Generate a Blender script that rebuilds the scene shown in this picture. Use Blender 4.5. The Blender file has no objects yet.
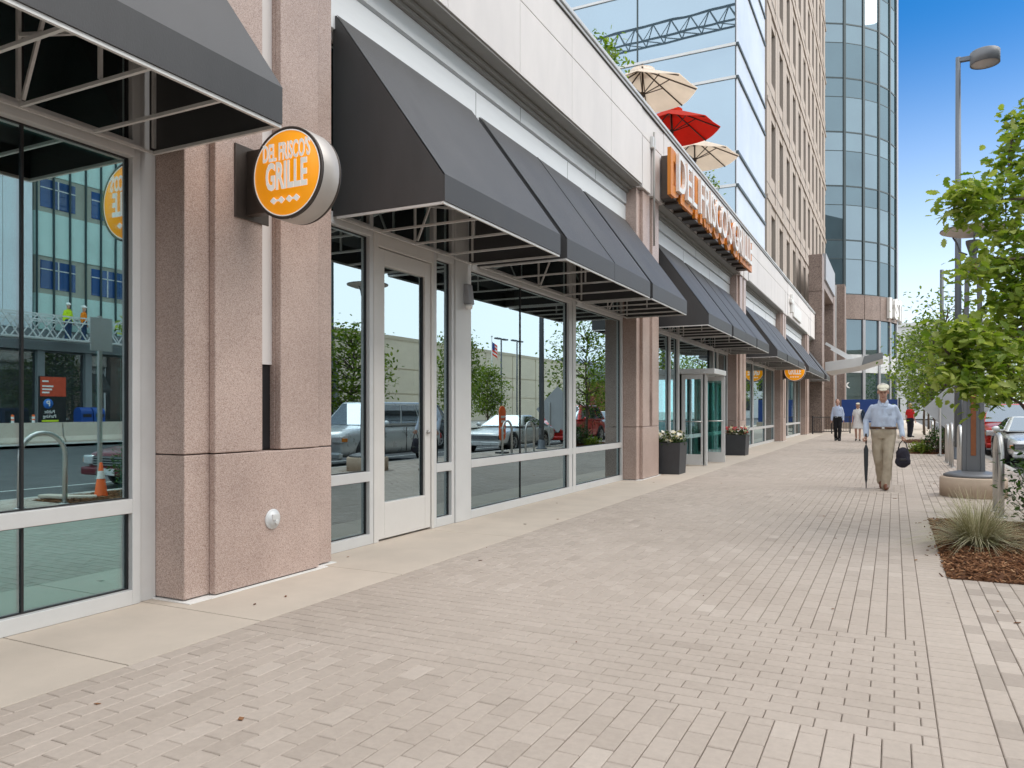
import bpy, bmesh, math, random
import numpy as np
from mathutils import Vector, Matrix, noise as mnoise
PI = math.pi
R = math.radians
scene = bpy.context.scene
COL = scene.collection
rnd = random.Random(7)

# ------------------------------------------------------------------ helpers
def tag(o, label=None, cat=None, group=None, kind=None):
    if label: o['label'] = label
    if cat: o['category'] = cat
    if group: o['group'] = group
    if kind: o['kind'] = kind
    return o

def empty(name, label, cat, loc=(0, 0, 0), rz=0, group=None):
    o = bpy.data.objects.new(name, None)
    COL.objects.link(o)
    o.location = loc
    o.rotation_euler = (0, 0, rz)
    o.empty_display_size = .2
    return tag(o, label, cat, group)

def dup(root, loc=None, rz=None, label=None):
    m = {}
    r = root.copy(); COL.objects.link(r)
    if loc is not None: r.location = loc
    if rz is not None: r.rotation_euler = (0, 0, rz)
    if label: r['label'] = label
    for ch in list(root.children):
        c = ch.copy(); COL.objects.link(c); c.parent = r
        for g in list(ch.children):
            d = g.copy(); COL.objects.link(d); d.parent = c
    return r

def woff(p):
    v = Vector((0, 0, 0))
    while p is not None:
        v += Vector(p.location); p = p.parent
    return v

class MB:
    """collects shapes for one mesh object"""
    def __init__(s):
        s.v = []; s.f = []; s.mi = []; s.sm = []; s.col = []
        s.m = 0; s.smooth = False; s.c = 0.5
    def add(s, vs, fs, smooth=None):
        n = len(s.v)
        s.v.extend([tuple(p) for p in vs])
        sm = s.smooth if smooth is None else smooth
        for f in fs:
            s.f.append(tuple(i + n for i in f)); s.mi.append(s.m); s.sm.append(sm); s.col.append(s.c)
        return s
    def box(s, x0, x1, y0, y1, z0, z1):
        if x0 > x1: x0, x1 = x1, x0
        if y0 > y1: y0, y1 = y1, y0
        if z0 > z1: z0, z1 = z1, z0
        vs = [(x0, y0, z0), (x1, y0, z0), (x1, y1, z0), (x0, y1, z0), (x0, y0, z1), (x1, y0, z1), (x1, y1, z1), (x0, y1, z1)]
        return s.add(vs, [(3, 2, 1, 0), (4, 5, 6, 7), (0, 1, 5, 4), (1, 2, 6, 5), (2, 3, 7, 6), (3, 0, 4, 7)], False)
    def bar(s, p0, p1, w, h=None, up=(0, 0, 1)):
        """rectangular bar between two points"""
        h = w if h is None else h
        p0 = Vector(p0); p1 = Vector(p1); d = (p1 - p0).normalized(); u = Vector(up)
        if abs(d.dot(u)) > .98: u = Vector((1, 0, 0))
        a = d.cross(u).normalized(); b = a.cross(d).normalized()
        vs = []
        for p in (p0, p1):
            for sa, sb in ((-1, -1), (1, -1), (1, 1), (-1, 1)):
                vs.append(p + a * sa * w / 2 + b * sb * h / 2)
        return s.add(vs, [(3, 2, 1, 0), (4, 5, 6, 7), (0, 1, 5, 4), (1, 2, 6, 5), (2, 3, 7, 6), (3, 0, 4, 7)], False)
    def tube(s, pts, r, n=10, caps=True):
        """round tube along a path, radius number or list"""
        pts = [Vector(p) for p in pts]
        rs = r if isinstance(r, (list, tuple)) else [r] * len(pts)
        vs = []; fs = []
        prev = None
        for i, p in enumerate(pts):
            d = (pts[min(i + 1, len(pts) - 1)] - pts[max(i - 1, 0)]).normalized()
            if prev is None:
                u = Vector((0, 0, 1)) if abs(d.z) < .9 else Vector((1, 0, 0))
                a = d.cross(u).normalized()
            else:
                a = (prev - d * prev.dot(d)).normalized()
            prev = a
            b = d.cross(a)
            for k in range(n):
                t = 2 * PI * k / n
                vs.append(p + (a * math.cos(t) + b * math.sin(t)) * rs[i])
        for i in range(len(pts) - 1):
            for k in range(n):
                k2 = (k + 1) % n
                fs.append((i * n + k, i * n + k2, (i + 1) * n + k2, (i + 1) * n + k))
        s.add(vs, fs, True)
        if caps:
            base = len(s.v) - len(vs)
            for i, rev in ((0, True), (len(pts) - 1, False)):
                idx = [base + i * n + k for k in range(n)]
                if rev: idx.reverse()
                s.f.append(tuple(idx)); s.mi.append(s.m); s.sm.append(False); s.col.append(s.c)
        return s
    def lathe(s, prof, c=(0, 0, 0), n=32, ax=(0, 0, 1), smooth=True):
        """profile [(r, h)] around an axis through c"""
        ax = Vector(ax).normalized(); c = Vector(c)
        u = Vector((1, 0, 0)) if abs(ax.x) < .9 else Vector((0, 1, 0))
        a = ax.cross(u).normalized(); b = ax.cross(a)
        vs = []; fs = []
        for (r, h) in prof:
            for k in range(n):
                t = 2 * PI * k / n
                vs.append(c + ax * h + (a * math.cos(t) + b * math.sin(t)) * r)
        for i in range(len(prof) - 1):
            for k in range(n):
                k2 = (k + 1) % n
                fs.append((i * n + k, i * n + k2, (i + 1) * n + k2, (i + 1) * n + k))
        return s.add(vs, fs, smooth)
    def prism(s, poly, vec):
        """closed polygon (3-D points) pushed along vec"""
        poly = [Vector(p) for p in poly]; vec = Vector(vec); n = len(poly)
        vs = poly + [p + vec for p in poly]
        fs = [tuple(range(n - 1, -1, -1)), tuple(range(n, 2 * n))]
        fs += [(i, (i + 1) % n, n + (i + 1) % n, n + i) for i in range(n)]
        return s.add(vs, fs, False)
    def quad(s, a, b, c, d):
        return s.add([a, b, c, d], [(0, 1, 2, 3)], False)
    def ell(s, c, r, n=16, m=10, M=None):
        vs = []; fs = []
        for j in range(m + 1):
            t = PI * j / m
            for k in range(n):
                p = 2 * PI * k / n
                q = Vector((r[0] * math.sin(t) * math.cos(p), r[1] * math.sin(t) * math.sin(p), r[2] * math.cos(t)))
                if M is not None: q = M @ q
                vs.append(Vector(c) + q)
        for j in range(m):
            for k in range(n):
                k2 = (k + 1) % n
                fs.append((j * n + k, (j + 1) * n + k, (j + 1) * n + k2, j * n + k2))
        return s.add(vs, fs, True)
    def loft(s, rings, closed=True, caps=True, smooth=True):
        n = len(rings[0]); vs = [p for r in rings for p in r]; fs = []
        for i in range(len(rings) - 1):
            for k in range(n if closed else n - 1):
                k2 = (k + 1) % n
                fs.append((i * n + k, i * n + k2, (i + 1) * n + k2, (i + 1) * n + k))
        if caps:
            fs.append(tuple(range(n - 1, -1, -1)))
            fs.append(tuple((len(rings) - 1) * n + k for k in range(n)))
        return s.add(vs, fs, smooth)
    def text(s, txt, o, ux, uy, size, depth, bold=0., xs=1., align='CENTER', font_spacing=1.):
        cu = bpy.data.curves.new('lettering', 'FONT')
        cu.body = txt; cu.size = 1; cu.align_x = align; cu.align_y = 'CENTER'
        cu.offset = bold; cu.extrude = 0; cu.resolution_u = 3; cu.space_character = font_spacing
        ob = bpy.data.objects.new('lettering', cu); COL.objects.link(ob)
        bpy.context.view_layer.update()
        dg = bpy.context.evaluated_depsgraph_get()
        me = bpy.data.meshes.new_from_object(ob.evaluated_get(dg))
        bm = bmesh.new(); bm.from_mesh(me)
        if depth:
            g = bmesh.ops.extrude_face_region(bm, geom=bm.faces[:])
            bmesh.ops.translate(bm, vec=(0, 0, depth / size), verts=[v for v in g['geom'] if isinstance(v, bmesh.types.BMVert)])
        bm.verts.index_update()
        o = Vector(o); ux = Vector(ux).normalized(); uy = Vector(uy).normalized(); un = ux.cross(uy)
        s.add([o + ux * v.co.x * size * xs + uy * v.co.y * size + un * v.co.z * size for v in bm.verts],
              [tuple(v.index for v in f.verts) for f in bm.faces], False)
        bm.free(); bpy.data.objects.remove(ob); bpy.data.meshes.remove(me); bpy.data.curves.remove(cu)
        return s
    def build(s, name, mats, parent=None, bevel=0, attr=False, recalc=True, segs=2):
        if not isinstance(mats, (list, tuple)): mats = [mats]
        off = woff(parent)
        me = bpy.data.meshes.new(name)
        me.from_pydata([(p[0] - off.x, p[1] - off.y, p[2] - off.z) for p in s.v], [], s.f)
        for m in mats: me.materials.append(m)
        me.polygons.foreach_set('material_index', s.mi)
        me.polygons.foreach_set('use_smooth', s.sm)
        if attr:
            a = me.attributes.new('tone', 'FLOAT', 'FACE')
            a.data.foreach_set('value', s.col)
        if recalc:
            bm = bmesh.new(); bm.from_mesh(me)
            bmesh.ops.recalc_face_normals(bm, faces=bm.faces[:])
            bm.to_mesh(me); bm.free()
        me.update()
        o = bpy.data.objects.new(name, me)
        COL.objects.link(o)
        if parent is not None: o.parent = parent
        if bevel:
            b = o.modifiers.new('soft_edge', 'BEVEL'); b.width = bevel; b.segments = segs
            b.limit_method = 'ANGLE'; b.angle_limit = R(40); b.harden_normals = False
        return o

# ------------------------------------------------------------------ materials
def newmat(name):
    m = bpy.data.materials.new(name); m.use_nodes = True
    nt = m.node_tree
    return m, nt, nt.nodes['Principled BSDF'], nt.nodes['Material Output']

def N(nt, t, **kw):
    n = nt.nodes.new(t)
    for k, v in kw.items():
        if k in n.inputs: n.inputs[k].default_value = v
        else: setattr(n, k, v)
    return n

def ramp(nt, stops):
    n = nt.nodes.new('ShaderNodeValToRGB')
    e = n.color_ramp.elements
    while len(e) < len(stops): e.new(.5)
    for el, (p, c) in zip(e, stops):
        el.position = p; el.color = (c[0], c[1], c[2], 1)
    return n

def coords(nt, kind='world'):
    if kind == 'world':
        g = nt.nodes.new('ShaderNodeNewGeometry'); return g.outputs['Position']
    t = nt.nodes.new('ShaderNodeTexCoord'); return t.outputs['Object']

def pmat(name, c, rough=.5, metal=0., var=.12, scale=6., bump=0., bscale=60., spec=.5, kind='world', stretch=None, dirt=0.):
    """principled with cloudy colour variation and a little bump"""
    m, nt, b, out = newmat(name)
    co = coords(nt, kind)
    if stretch:
        mp = N(nt, 'ShaderNodeMapping'); mp.inputs['Scale'].default_value = stretch
        nt.links.new(co, mp.inputs['Vector']); co = mp.outputs['Vector']
    nz = N(nt, 'ShaderNodeTexNoise', Scale=scale, Detail=6., Roughness=.65)
    nt.links.new(co, nz.inputs['Vector'])
    lo = [x * (1 - var) for x in c[:3]]; hi = [min(1, x * (1 + var)) for x in c[:3]]
    rp = ramp(nt, [(.3, lo), (.7, hi)])
    nt.links.new(nz.outputs['Fac'], rp.inputs['Fac'])
    nt.links.new(rp.outputs['Color'], b.inputs['Base Color'])
    b.inputs['Roughness'].default_value = rough; b.inputs['Metallic'].default_value = metal
    b.inputs['Specular IOR Level'].default_value = spec
    rr = N(nt, 'ShaderNodeMapRange'); rr.inputs['To Min'].default_value = max(0, rough - .08); rr.inputs['To Max'].default_value = min(1, rough + .1)
    nt.links.new(nz.outputs['Fac'], rr.inputs['Value']); nt.links.new(rr.outputs['Result'], b.inputs['Roughness'])
    if bump:
        n2 = N(nt, 'ShaderNodeTexNoise', Scale=bscale, Detail=4.)
        nt.links.new(co, n2.inputs['Vector'])
        bp = N(nt, 'ShaderNodeBump', Strength=bump, Distance=.01)
        nt.links.new(n2.outputs['Fac'], bp.inputs['Height']); nt.links.new(bp.outputs['Normal'], b.inputs['Normal'])
    return m

def granite(name, dark, mid, light, scale=85., rough=.35):
    m, nt, b, out = newmat(name)
    co = coords(nt)
    v = N(nt, 'ShaderNodeTexVoronoi', Scale=scale); nt.links.new(co, v.inputs['Vector'])
    sep = N(nt, 'ShaderNodeSeparateColor'); nt.links.new(v.outputs['Color'], sep.inputs['Color'])
    rp = ramp(nt, [(0., dark), (.22, [(a + c) / 2 for a, c in zip(dark, mid)]), (.3, mid), (.7, mid), (.82, light), (1., light)])
    nt.links.new(sep.outputs[0], rp.inputs['Fac'])
    nz = N(nt, 'ShaderNodeTexNoise', Scale=1.3, Detail=5.); nt.links.new(co, nz.inputs['Vector'])
    r2 = ramp(nt, [(.3, (.84, .82, .81)), (.7, (1.10, 1.09, 1.08))]); nt.links.new(nz.outputs['Fac'], r2.inputs['Fac'])
    mx = N(nt, 'ShaderNodeMix', data_type='RGBA', blend_type='MULTIPLY'); mx.inputs[0].default_value = 1
    nt.links.new(rp.outputs['Color'], mx.inputs[6]); nt.links.new(r2.outputs['Color'], mx.inputs[7])
    nt.links.new(mx.outputs[2], b.inputs['Base Color'])
    b.inputs['Roughness'].default_value = rough
    return m

def glassmat(name, tint, refl=.4, tone=(.92, .97, 1.), wob=0.0):
    """coated shop glass: mirror layer over tinted see-through"""
    m, nt, b, out = newmat(name)
    nt.nodes.remove(b)
    tr = N(nt, 'ShaderNodeBsdfTransparent'); tr.inputs['Color'].default_value = (*tint, 1)
    gl = N(nt, 'ShaderNodeBsdfGlossy'); gl.inputs['Color'].default_value = (*tone, 1); gl.inputs['Roughness'].default_value = 0.
    fr = N(nt, 'ShaderNodeFresnel', IOR=1.55)
    mr = N(nt, 'ShaderNodeMapRange'); mr.inputs['From Min'].default_value = .04; mr.inputs['To Min'].default_value = refl; mr.inputs['To Max'].default_value = 1.
    nt.links.new(fr.outputs['Fac'], mr.inputs['Value'])
    mx = N(nt, 'ShaderNodeMixShader')
    nt.links.new(mr.outputs['Result'], mx.inputs['Fac']); nt.links.new(tr.outputs[0], mx.inputs[1]); nt.links.new(gl.outputs[0], mx.inputs[2])
    if wob:
        nz = N(nt, 'ShaderNodeTexNoise', Scale=.9, Detail=1.); nt.links.new(coords(nt), nz.inputs['Vector'])
        bp = N(nt, 'ShaderNodeBump', Strength=wob, Distance=.01); nt.links.new(nz.outputs['Fac'], bp.inputs['Height'])
        nt.links.new(bp.outputs['Normal'], gl.inputs['Normal'])
    nt.links.new(mx.outputs[0], out.inputs['Surface'])
    return m

def mirrorglass(name, base, tone, refl=.6, wob=.02, wscale=.35):
    """opaque reflective curtain wall glass"""
    m, nt, b, out = newmat(name)
    co = coords(nt)
    nz = N(nt, 'ShaderNodeTexNoise', Scale=.35, Detail=2.); nt.links.new(co, nz.inputs['Vector'])
    rp = ramp(nt, [(.3, [x * .6 for x in base]), (.7, [x * 1.3 for x in base])]); nt.links.new(nz.outputs['Fac'], rp.inputs['Fac'])
    df = N(nt, 'ShaderNodeBsdfDiffuse'); nt.links.new(rp.outputs['Color'], df.inputs['Color'])
    gl = N(nt, 'ShaderNodeBsdfGlossy'); gl.inputs['Color'].default_value = (*tone, 1); gl.inputs['Roughness'].default_value = .01
    n2 = N(nt, 'ShaderNodeTexNoise', Scale=wscale, Detail=2.); nt.links.new(co, n2.inputs['Vector'])
    bp = N(nt, 'ShaderNodeBump', Strength=wob, Distance=.1); nt.links.new(n2.outputs['Fac'], bp.inputs['Height'])
    nt.links.new(bp.outputs['Normal'], gl.inputs['Normal'])
    fr = N(nt, 'ShaderNodeFresnel', IOR=1.6)
    mr = N(nt, 'ShaderNodeMapRange'); mr.inputs['From Min'].default_value = .05; mr.inputs['To Min'].default_value = refl; mr.inputs['To Max'].default_value = 1.
    nt.links.new(fr.outputs['Fac'], mr.inputs['Value'])
    mx = N(nt, 'ShaderNodeMixShader')
    nt.links.new(mr.outputs['Result'], mx.inputs['Fac']); nt.links.new(df.outputs[0], mx.inputs[1]); nt.links.new(gl.outputs[0], mx.inputs[2])
    nt.links.new(mx.outputs[0], out.inputs['Surface'])
    return m

def tonemat(name, stops, rough=.7, nscale=20., bump=.15, bscale=180., spec=.4, nvar=.12):
    """colour picked per face by the 'tone' attribute, plus fine mottling"""
    m, nt, b, out = newmat(name)
    at = N(nt, 'ShaderNodeAttribute', attribute_name='tone')
    rp = ramp(nt, stops); nt.links.new(at.outputs['Fac'], rp.inputs['Fac'])
    co = coords(nt)
    nz = N(nt, 'ShaderNodeTexNoise', Scale=nscale, Detail=7., Roughness=.7); nt.links.new(co, nz.inputs['Vector'])
    r2 = ramp(nt, [(.3, (1 - nvar,) * 3), (.7, (1 + nvar * .5,) * 3)]); nt.links.new(nz.outputs['Fac'], r2.inputs['Fac'])
    mx = N(nt, 'ShaderNodeMix', data_type='RGBA', blend_type='MULTIPLY'); mx.inputs[0].default_value = 1
    nt.links.new(rp.outputs['Color'], mx.inputs[6]); nt.links.new(r2.outputs['Color'], mx.inputs[7])
    # broad stains
    n3 = N(nt, 'ShaderNodeTexNoise', Scale=.55, Detail=4., Roughness=.6); nt.links.new(co, n3.inputs['Vector'])
    r3 = ramp(nt, [(.35, (.92, .91, .90)), (.62, (1.02, 1.02, 1.02))]); nt.links.new(n3.outputs['Fac'], r3.inputs['Fac'])
    m2 = N(nt, 'ShaderNodeMix', data_type='RGBA', blend_type='MULTIPLY'); m2.inputs[0].default_value = 1
    nt.links.new(mx.outputs[2], m2.inputs[6]); nt.links.new(r3.outputs['Color'], m2.inputs[7])
    res = m2.outputs[2]
    if 'paver' in name:      # trodden gum and drip spots
        v = N(nt, 'ShaderNodeTexVoronoi', Scale=2.6); nt.links.new(co, v.inputs['Vector'])
        sp = N(nt, 'ShaderNodeSeparateColor'); nt.links.new(v.outputs['Color'], sp.inputs['Color'])
        th = N(nt, 'ShaderNodeMath', operation='MULTIPLY_ADD'); nt.links.new(sp.outputs[0], th.inputs[0]); th.inputs[1].default_value = .14; th.inputs[2].default_value = -.075
        lt = N(nt, 'ShaderNodeMapRange'); df = N(nt, 'ShaderNodeMath', operation='SUBTRACT')
        nt.links.new(th.outputs[0], df.inputs[0]); nt.links.new(v.outputs['Distance'], df.inputs[1]); nt.links.new(df.outputs[0], lt.inputs['Value'])
        lt.inputs['From Min'].default_value = 0; lt.inputs['From Max'].default_value = .02; lt.inputs['To Max'].default_value = .45
        m3 = N(nt, 'ShaderNodeMix', data_type='RGBA'); nt.links.new(lt.outputs['Result'], m3.inputs[0]); nt.links.new(res, m3.inputs[6]); m3.inputs[7].default_value = (.16, .14, .12, 1); res = m3.outputs[2]
    nt.links.new(res, b.inputs['Base Color'])
    b.inputs['Roughness'].default_value = rough; b.inputs['Specular IOR Level'].default_value = spec
    if bump:
        n2 = N(nt, 'ShaderNodeTexNoise', Scale=bscale, Detail=3.); nt.links.new(co, n2.inputs['Vector'])
        bp = N(nt, 'ShaderNodeBump', Strength=bump, Distance=.004)
        nt.links.new(n2.outputs['Fac'], bp.inputs['Height']); nt.links.new(bp.outputs['Normal'], b.inputs['Normal'])
    return m

def leafmat(name, stops, trans=.45):
    m, nt, b, out = newmat(name)
    nt.nodes.remove(b)
    at = N(nt, 'ShaderNodeAttribute', attribute_name='tone')
    rp = ramp(nt, stops); nt.links.new(at.outputs['Fac'], rp.inputs['Fac'])
    d = N(nt, 'ShaderNodeBsdfPrincipled', Roughness=.45); nt.links.new(rp.outputs['Color'], d.inputs['Base Color'])
    d.inputs['Specular IOR Level'].default_value = .35
    t = N(nt, 'ShaderNodeBsdfTranslucent')
    hs = N(nt, 'ShaderNodeHueSaturation', Saturation=1.15, Value=1.5); nt.links.new(rp.outputs['Color'], hs.inputs['Color'])
    nt.links.new(hs.outputs['Color'], t.inputs['Color'])
    mx = N(nt, 'ShaderNodeMixShader', Fac=trans)
    nt.links.new(d.outputs[0], mx.inputs[1]); nt.links.new(t.outputs[0], mx.inputs[2])
    nt.links.new(mx.outputs[0], out.inputs['Surface'])
    return m

M = {}
M['granite'] = granite('pink_granite', (.27, .185, .155), (.49, .372, .322), (.61, .50, .45), 230, .40)
M['granite_dark'] = granite('brown_stone', (.15, .11, .09), (.26, .19, .16), (.34, .27, .23), 30, .5)
M['alum'] = pmat('silver_frame_paint', (.66, .66, .65), .38, .12, .04, 3)
M['alum_warm'] = pmat('warm_silver_door_paint', (.70, .675, .64), .42, .05, .03, 3)
M['gasket'] = pmat('black_gasket', (.015, .015, .016), .5, 0, .1, 10)
M['white_fascia'] = pmat('white_metal_fascia', (.80, .82, .83), .45, .05, .05, 1.2, stretch=(1, .4, 3))
M['panel'] = pmat('pale_precast_panel', (.74, .70, .675), .55, 0, .08, .9, .05, 60, stretch=(1, 1, .35))
M['joint'] = pmat('dark_joint', (.07, .065, .06), .9)
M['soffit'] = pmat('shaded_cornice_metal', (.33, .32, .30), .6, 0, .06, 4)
M['fabric'] = pmat('charcoal_awning_fabric', (.052, .051, .052), .50, 0, .2, 1.6, .12, 240, .6, stretch=(1, 1, .25))
M['tube'] = pmat('galvanised_tube', (.72, .71, .69), .42, .15, .1, 8)
M['glass'] = glassmat('shop_glass', (.55, .92, .84), .56, (.78, .95, 1.), .02)
M['glass_low'] = glassmat('lower_shop_glass', (.50, 1., .90), .40, (.74, .93, 1.), .02)
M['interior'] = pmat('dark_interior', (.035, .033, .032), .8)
M['int_floor'] = pmat('interior_floor', (.80, .80, .78), .5)
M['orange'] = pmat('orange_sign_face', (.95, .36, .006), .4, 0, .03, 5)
b_ = M['orange'].node_tree.nodes['Principled BSDF']; b_.inputs['Emission Color'].default_value = (1., .36, .004, 1); b_.inputs['Emission Strength'].default_value = .22  # slight glow added so the orange face looks brighter
M['white'] = pmat('white_letter_paint', (.82, .81, .78), .4, 0, .03, 8)
M['glow_white'] = pmat('glowing_white_letter', (.82, .81, .78), .4, 0, .03, 8)
b_ = M['glow_white'].node_tree.nodes['Principled BSDF']; b_.inputs['Emission Color'].default_value = (1., .97, .9, 1); b_.inputs['Emission Strength'].default_value = .16  # slight glow added to brighten the letters
M['orange_flat'] = pmat('orange_backing_paint', (.66, .21, .012), .45, 0, .05, 3)
M['sign_brown'] = pmat('dark_bronze_sign_metal', (.085, .068, .058), .42, .4, .1, 8)
M['sign_silver'] = pmat('brushed_sign_rim', (.50, .46, .425), .42, .25, .06, 5)
M['tan'] = pmat('tan_precast', (.43, .362, .305), .7, 0, .07, .7, .1, 30, stretch=(1, 1, .4))
M['sky_white'] = pmat('white_sky_glass', (.76, .80, .85), .22, 0, .05, .3)
M['darkglass'] = mirrorglass('dark_office_glass', (.04, .045, .05), (.42, .41, .41), .3)
M['paleglass'] = mirrorglass('pale_office_glass', (.10, .16, .20), (.46, .57, .66), .62, .03)
M['towerglass'] = mirrorglass('teal_tower_glass', (.05, .10, .105), (.37, .46, .52), .5, .02)
M['towerglass2'] = mirrorglass('dark_teal_tower_glass', (.04, .075, .085), (.29, .38, .43), .45, .02)
M['bluehouse'] = pmat('blue_hoarding', (.012, .06, .27), .5, 0, .08, 2)
M['mullion'] = pmat('dark_mullion', (.05, .07, .075), .45, .3, .05, 3)
M['grey_metal'] = pmat('grey_metal_panel', (.36, .365, .38), .42, .3, .05, 1.2)
M['pale_metal'] = pmat('pale_metal_panel', (.62, .63, .63), .45, .1, .05, 1.)
M['black'] = pmat('black_metal', (.018, .018, .02), .42, 0, .2, 8)
M['pot'] = pmat('charcoal_planter_shell', (.045, .047, .052), .5, 0, .12, 5, .06, 80)
M['soil'] = pmat('potting_soil', (.05, .035, .025), .95, 0, .4, 30, .5, 60)
M['concrete'] = pmat('warm_concrete', (.535, .462, .385), .82, 0, .07, 2.2, .12, 160)
M['grey_concrete'] = pmat('grey_concrete', (.42, .40, .37), .85, 0, .1, 2., .15, 120)
M['base_concrete'] = pmat('lamp_base_concrete', (.52, .41, .315), .85, 0, .08, 4., .15, 120)
M['asphalt'] = pmat('asphalt', (.085, .085, .086), .85, 0, .25, 1.3, .3, 200)
M['road_paint'] = pmat('road_paint', (.6, .6, .57), .7, 0, .15, 5)
M['steel'] = pmat('brushed_stainless', (.55, .54, .52), .33, .8, .08, 12, stretch=(1, 1, .15))
M['lamp_grey'] = pmat('lamp_post_grey', (.16, .165, .175), .48, .35, .07, 3)
M['lamp_pale'] = pmat('lamp_disc_underside', (.62, .56, .52), .5, 0, .04, 3)
M['pole_grey'] = pmat('pole_grey', (.13, .145, .165), .5, .25, .06, 3)
M['copper'] = pmat('copper_inlay', (.26, .09, .035), .45, .35, .2, 12)
M['sign_back'] = pmat('bare_aluminium_sign_back', (.42, .43, .44), .5, .35, .06, 2)
M['bark'] = pmat('tree_bark', (.12, .09, .07), .9, 0, .35, 18, .6, 40, stretch=(1, 1, .25))
M['red_cloth'] = pmat('red_canvas', (.62, .035, .012), .75, 0, .08, 3)
M['cream_cloth'] = pmat('cream_canvas', (.84, .76, .67), .75, 0, .05, 3)
for k_ in ('red_cloth', 'cream_cloth'):
    nt_ = M[k_].node_tree; b_ = nt_.nodes['Principled BSDF']; o_ = nt_.nodes['Material Output']
    tl = nt_.nodes.new('ShaderNodeBsdfTranslucent'); nt_.links.new(b_.inputs['Base Color'].links[0].from_socket, tl.inputs['Color'])
    ms = nt_.nodes.new('ShaderNodeMixShader'); ms.inputs[0].default_value = .55
    nt_.links.new(b_.outputs[0], ms.inputs[1]); nt_.links.new(tl.outputs[0], ms.inputs[2]); nt_.links.new(ms.outputs[0], o_.inputs['Surface'])
M['dark_wood'] = pmat('dark_wood_pole', (.05, .03, .02), .5, 0, .2, 12)
M['paver'] = tonemat('clay_pavers', [(0., (.39, .328, .278)), (.35, (.44, .373, .318)), (.7, (.465, .395, .338)), (1., (.505, .435, .375))], .78, 26., .25, 220., .35, .1)
M['paver2'] = tonemat('mixed_grey_pavers', [(0., (.37, .31, .265)), (.3, (.40, .34, .29)), (.42, (.45, .382, .326)), (1., (.505, .435, .375))], .78, 26., .25, 220., .35, .1)
M['sand'] = pmat('joint_sand', (.20, .165, .13), .95, 0, .3, 30)
M['mulch'] = tonemat('bark_mulch', [(0., (.065, .03, .017)), (.5, (.21, .095, .045)), (.85, (.33, .165, .08)), (1., (.48, .30, .17))], .9, 40, .3, 90, .2, .3)
M['grass'] = tonemat('pale_ornamental_grass', [(0., (.17, .18, .07)), (.5, (.40, .38, .21)), (1., (.62, .57, .39))], .7, 10, 0, spec=.25)
M['oakleaf'] = leafmat('oak_leaf', [(0., (.03, .075, .012)), (.4, (.12, .20, .03)), (.75, (.24, .32, .055)), (1., (.36, .41, .11))], .5)
M['treeleaf'] = leafmat('street_tree_leaf', [(0., (.05, .10, .015)), (.5, (.13, .20, .03)), (1., (.27, .33, .06))], .45)
M['darkleaf'] = leafmat('deep_green_leaf', [(0., (.012, .035, .008)), (.6, (.04, .09, .018)), (1., (.09, .16, .03))], .3)
M['petal_w'] = pmat('white_petal', (.82, .80, .72), .6, 0, .05, 30)
M['petal_r'] = pmat('red_petal', (.55, .06, .07), .6, 0, .1, 30)
M['petal_y'] = pmat('cream_petal', (.78, .70, .40), .6, 0, .1, 30)
M['rubber'] = pmat('tyre_rubber', (.02, .02, .02), .85, 0, .2, 20)
M['rim'] = pmat('alloy_rim', (.45, .45, .46), .3, .8, .05, 10)
M['carglass'] = mirrorglass('car_glass', (.03, .04, .05), (.75, .85, .95), .3, .0)
M['lightlens'] = pmat('headlight_lens', (.6, .62, .63), .12, .3, .2, 30)
M['amber'] = pmat('amber_lens', (.6, .2, .02), .2, 0, .1, 20)
M['plate'] = pmat('number_plate', (.6, .6, .6), .5)
M['cone'] = pmat('traffic_cone_orange', (.85, .13, .015), .5, 0, .06, 6)
M['beige_wall'] = pmat('beige_block_wall', (.70, .62, .48), .8, 0, .07, .25, 0, stretch=(1, 1, 2.))
M['beige_band'] = pmat('darker_beige_trim', (.56, .49, .37), .8, 0, .07, .25)  # darker beige of the coping and panel joints
M['const_grey'] = pmat('grey_building_panel', (.22, .235, .25), .6, 0, .1, .5)
M['const_pale'] = pmat('pale_blue_panel', (.68, .75, .80), .5, 0, .05, .4)
M['const_teal'] = pmat('pale_teal_panel', (.52, .70, .67), .3, 0, .07, .7)
M['const_tan'] = pmat('olive_reflection_panel', (.34, .35, .30), .6, 0, .1, .7)
M['blue_reflection'] = mirrorglass('blue_reflection_glass', (.02, .07, .22), (.4, .55, .8), .25)
M['yellow'] = pmat('yellow_hi_vis', (.60, .75, .03), .7)
M['skin'] = pmat('skin', (.55, .32, .245), .5, 0, .08, 25, spec=.35)

def paint(name, c, rough=.28, metal=.35):
    m = pmat(name, c, rough, metal, .03, 4)
    b = m.node_tree.nodes['Principled BSDF']
    b.inputs['Coat Weight'].default_value = .7; b.inputs['Coat Roughness'].default_value = .04
    return m
def cloth(name, c, var=.1, scale=14): return pmat(name, c, .85, 0, var, scale, .1, 120, .25, kind='object')

# ------------------------------------------------------------------ camera, world, sun
F = 766.; TH = math.atan(382 / 766.)
cd = bpy.data.cameras.new('camera'); cam = bpy.data.objects.new('camera', cd); COL.objects.link(cam)
cam.location = (0, 0, 1.3); cam.rotation_euler = (R(90), 0, TH)
cd.sensor_width = 36; cd.lens = F / 1024 * 36; cd.shift_y = 27 / 1024; cd.clip_start = .05; cd.clip_end = 3000
scene.camera = cam

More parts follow.
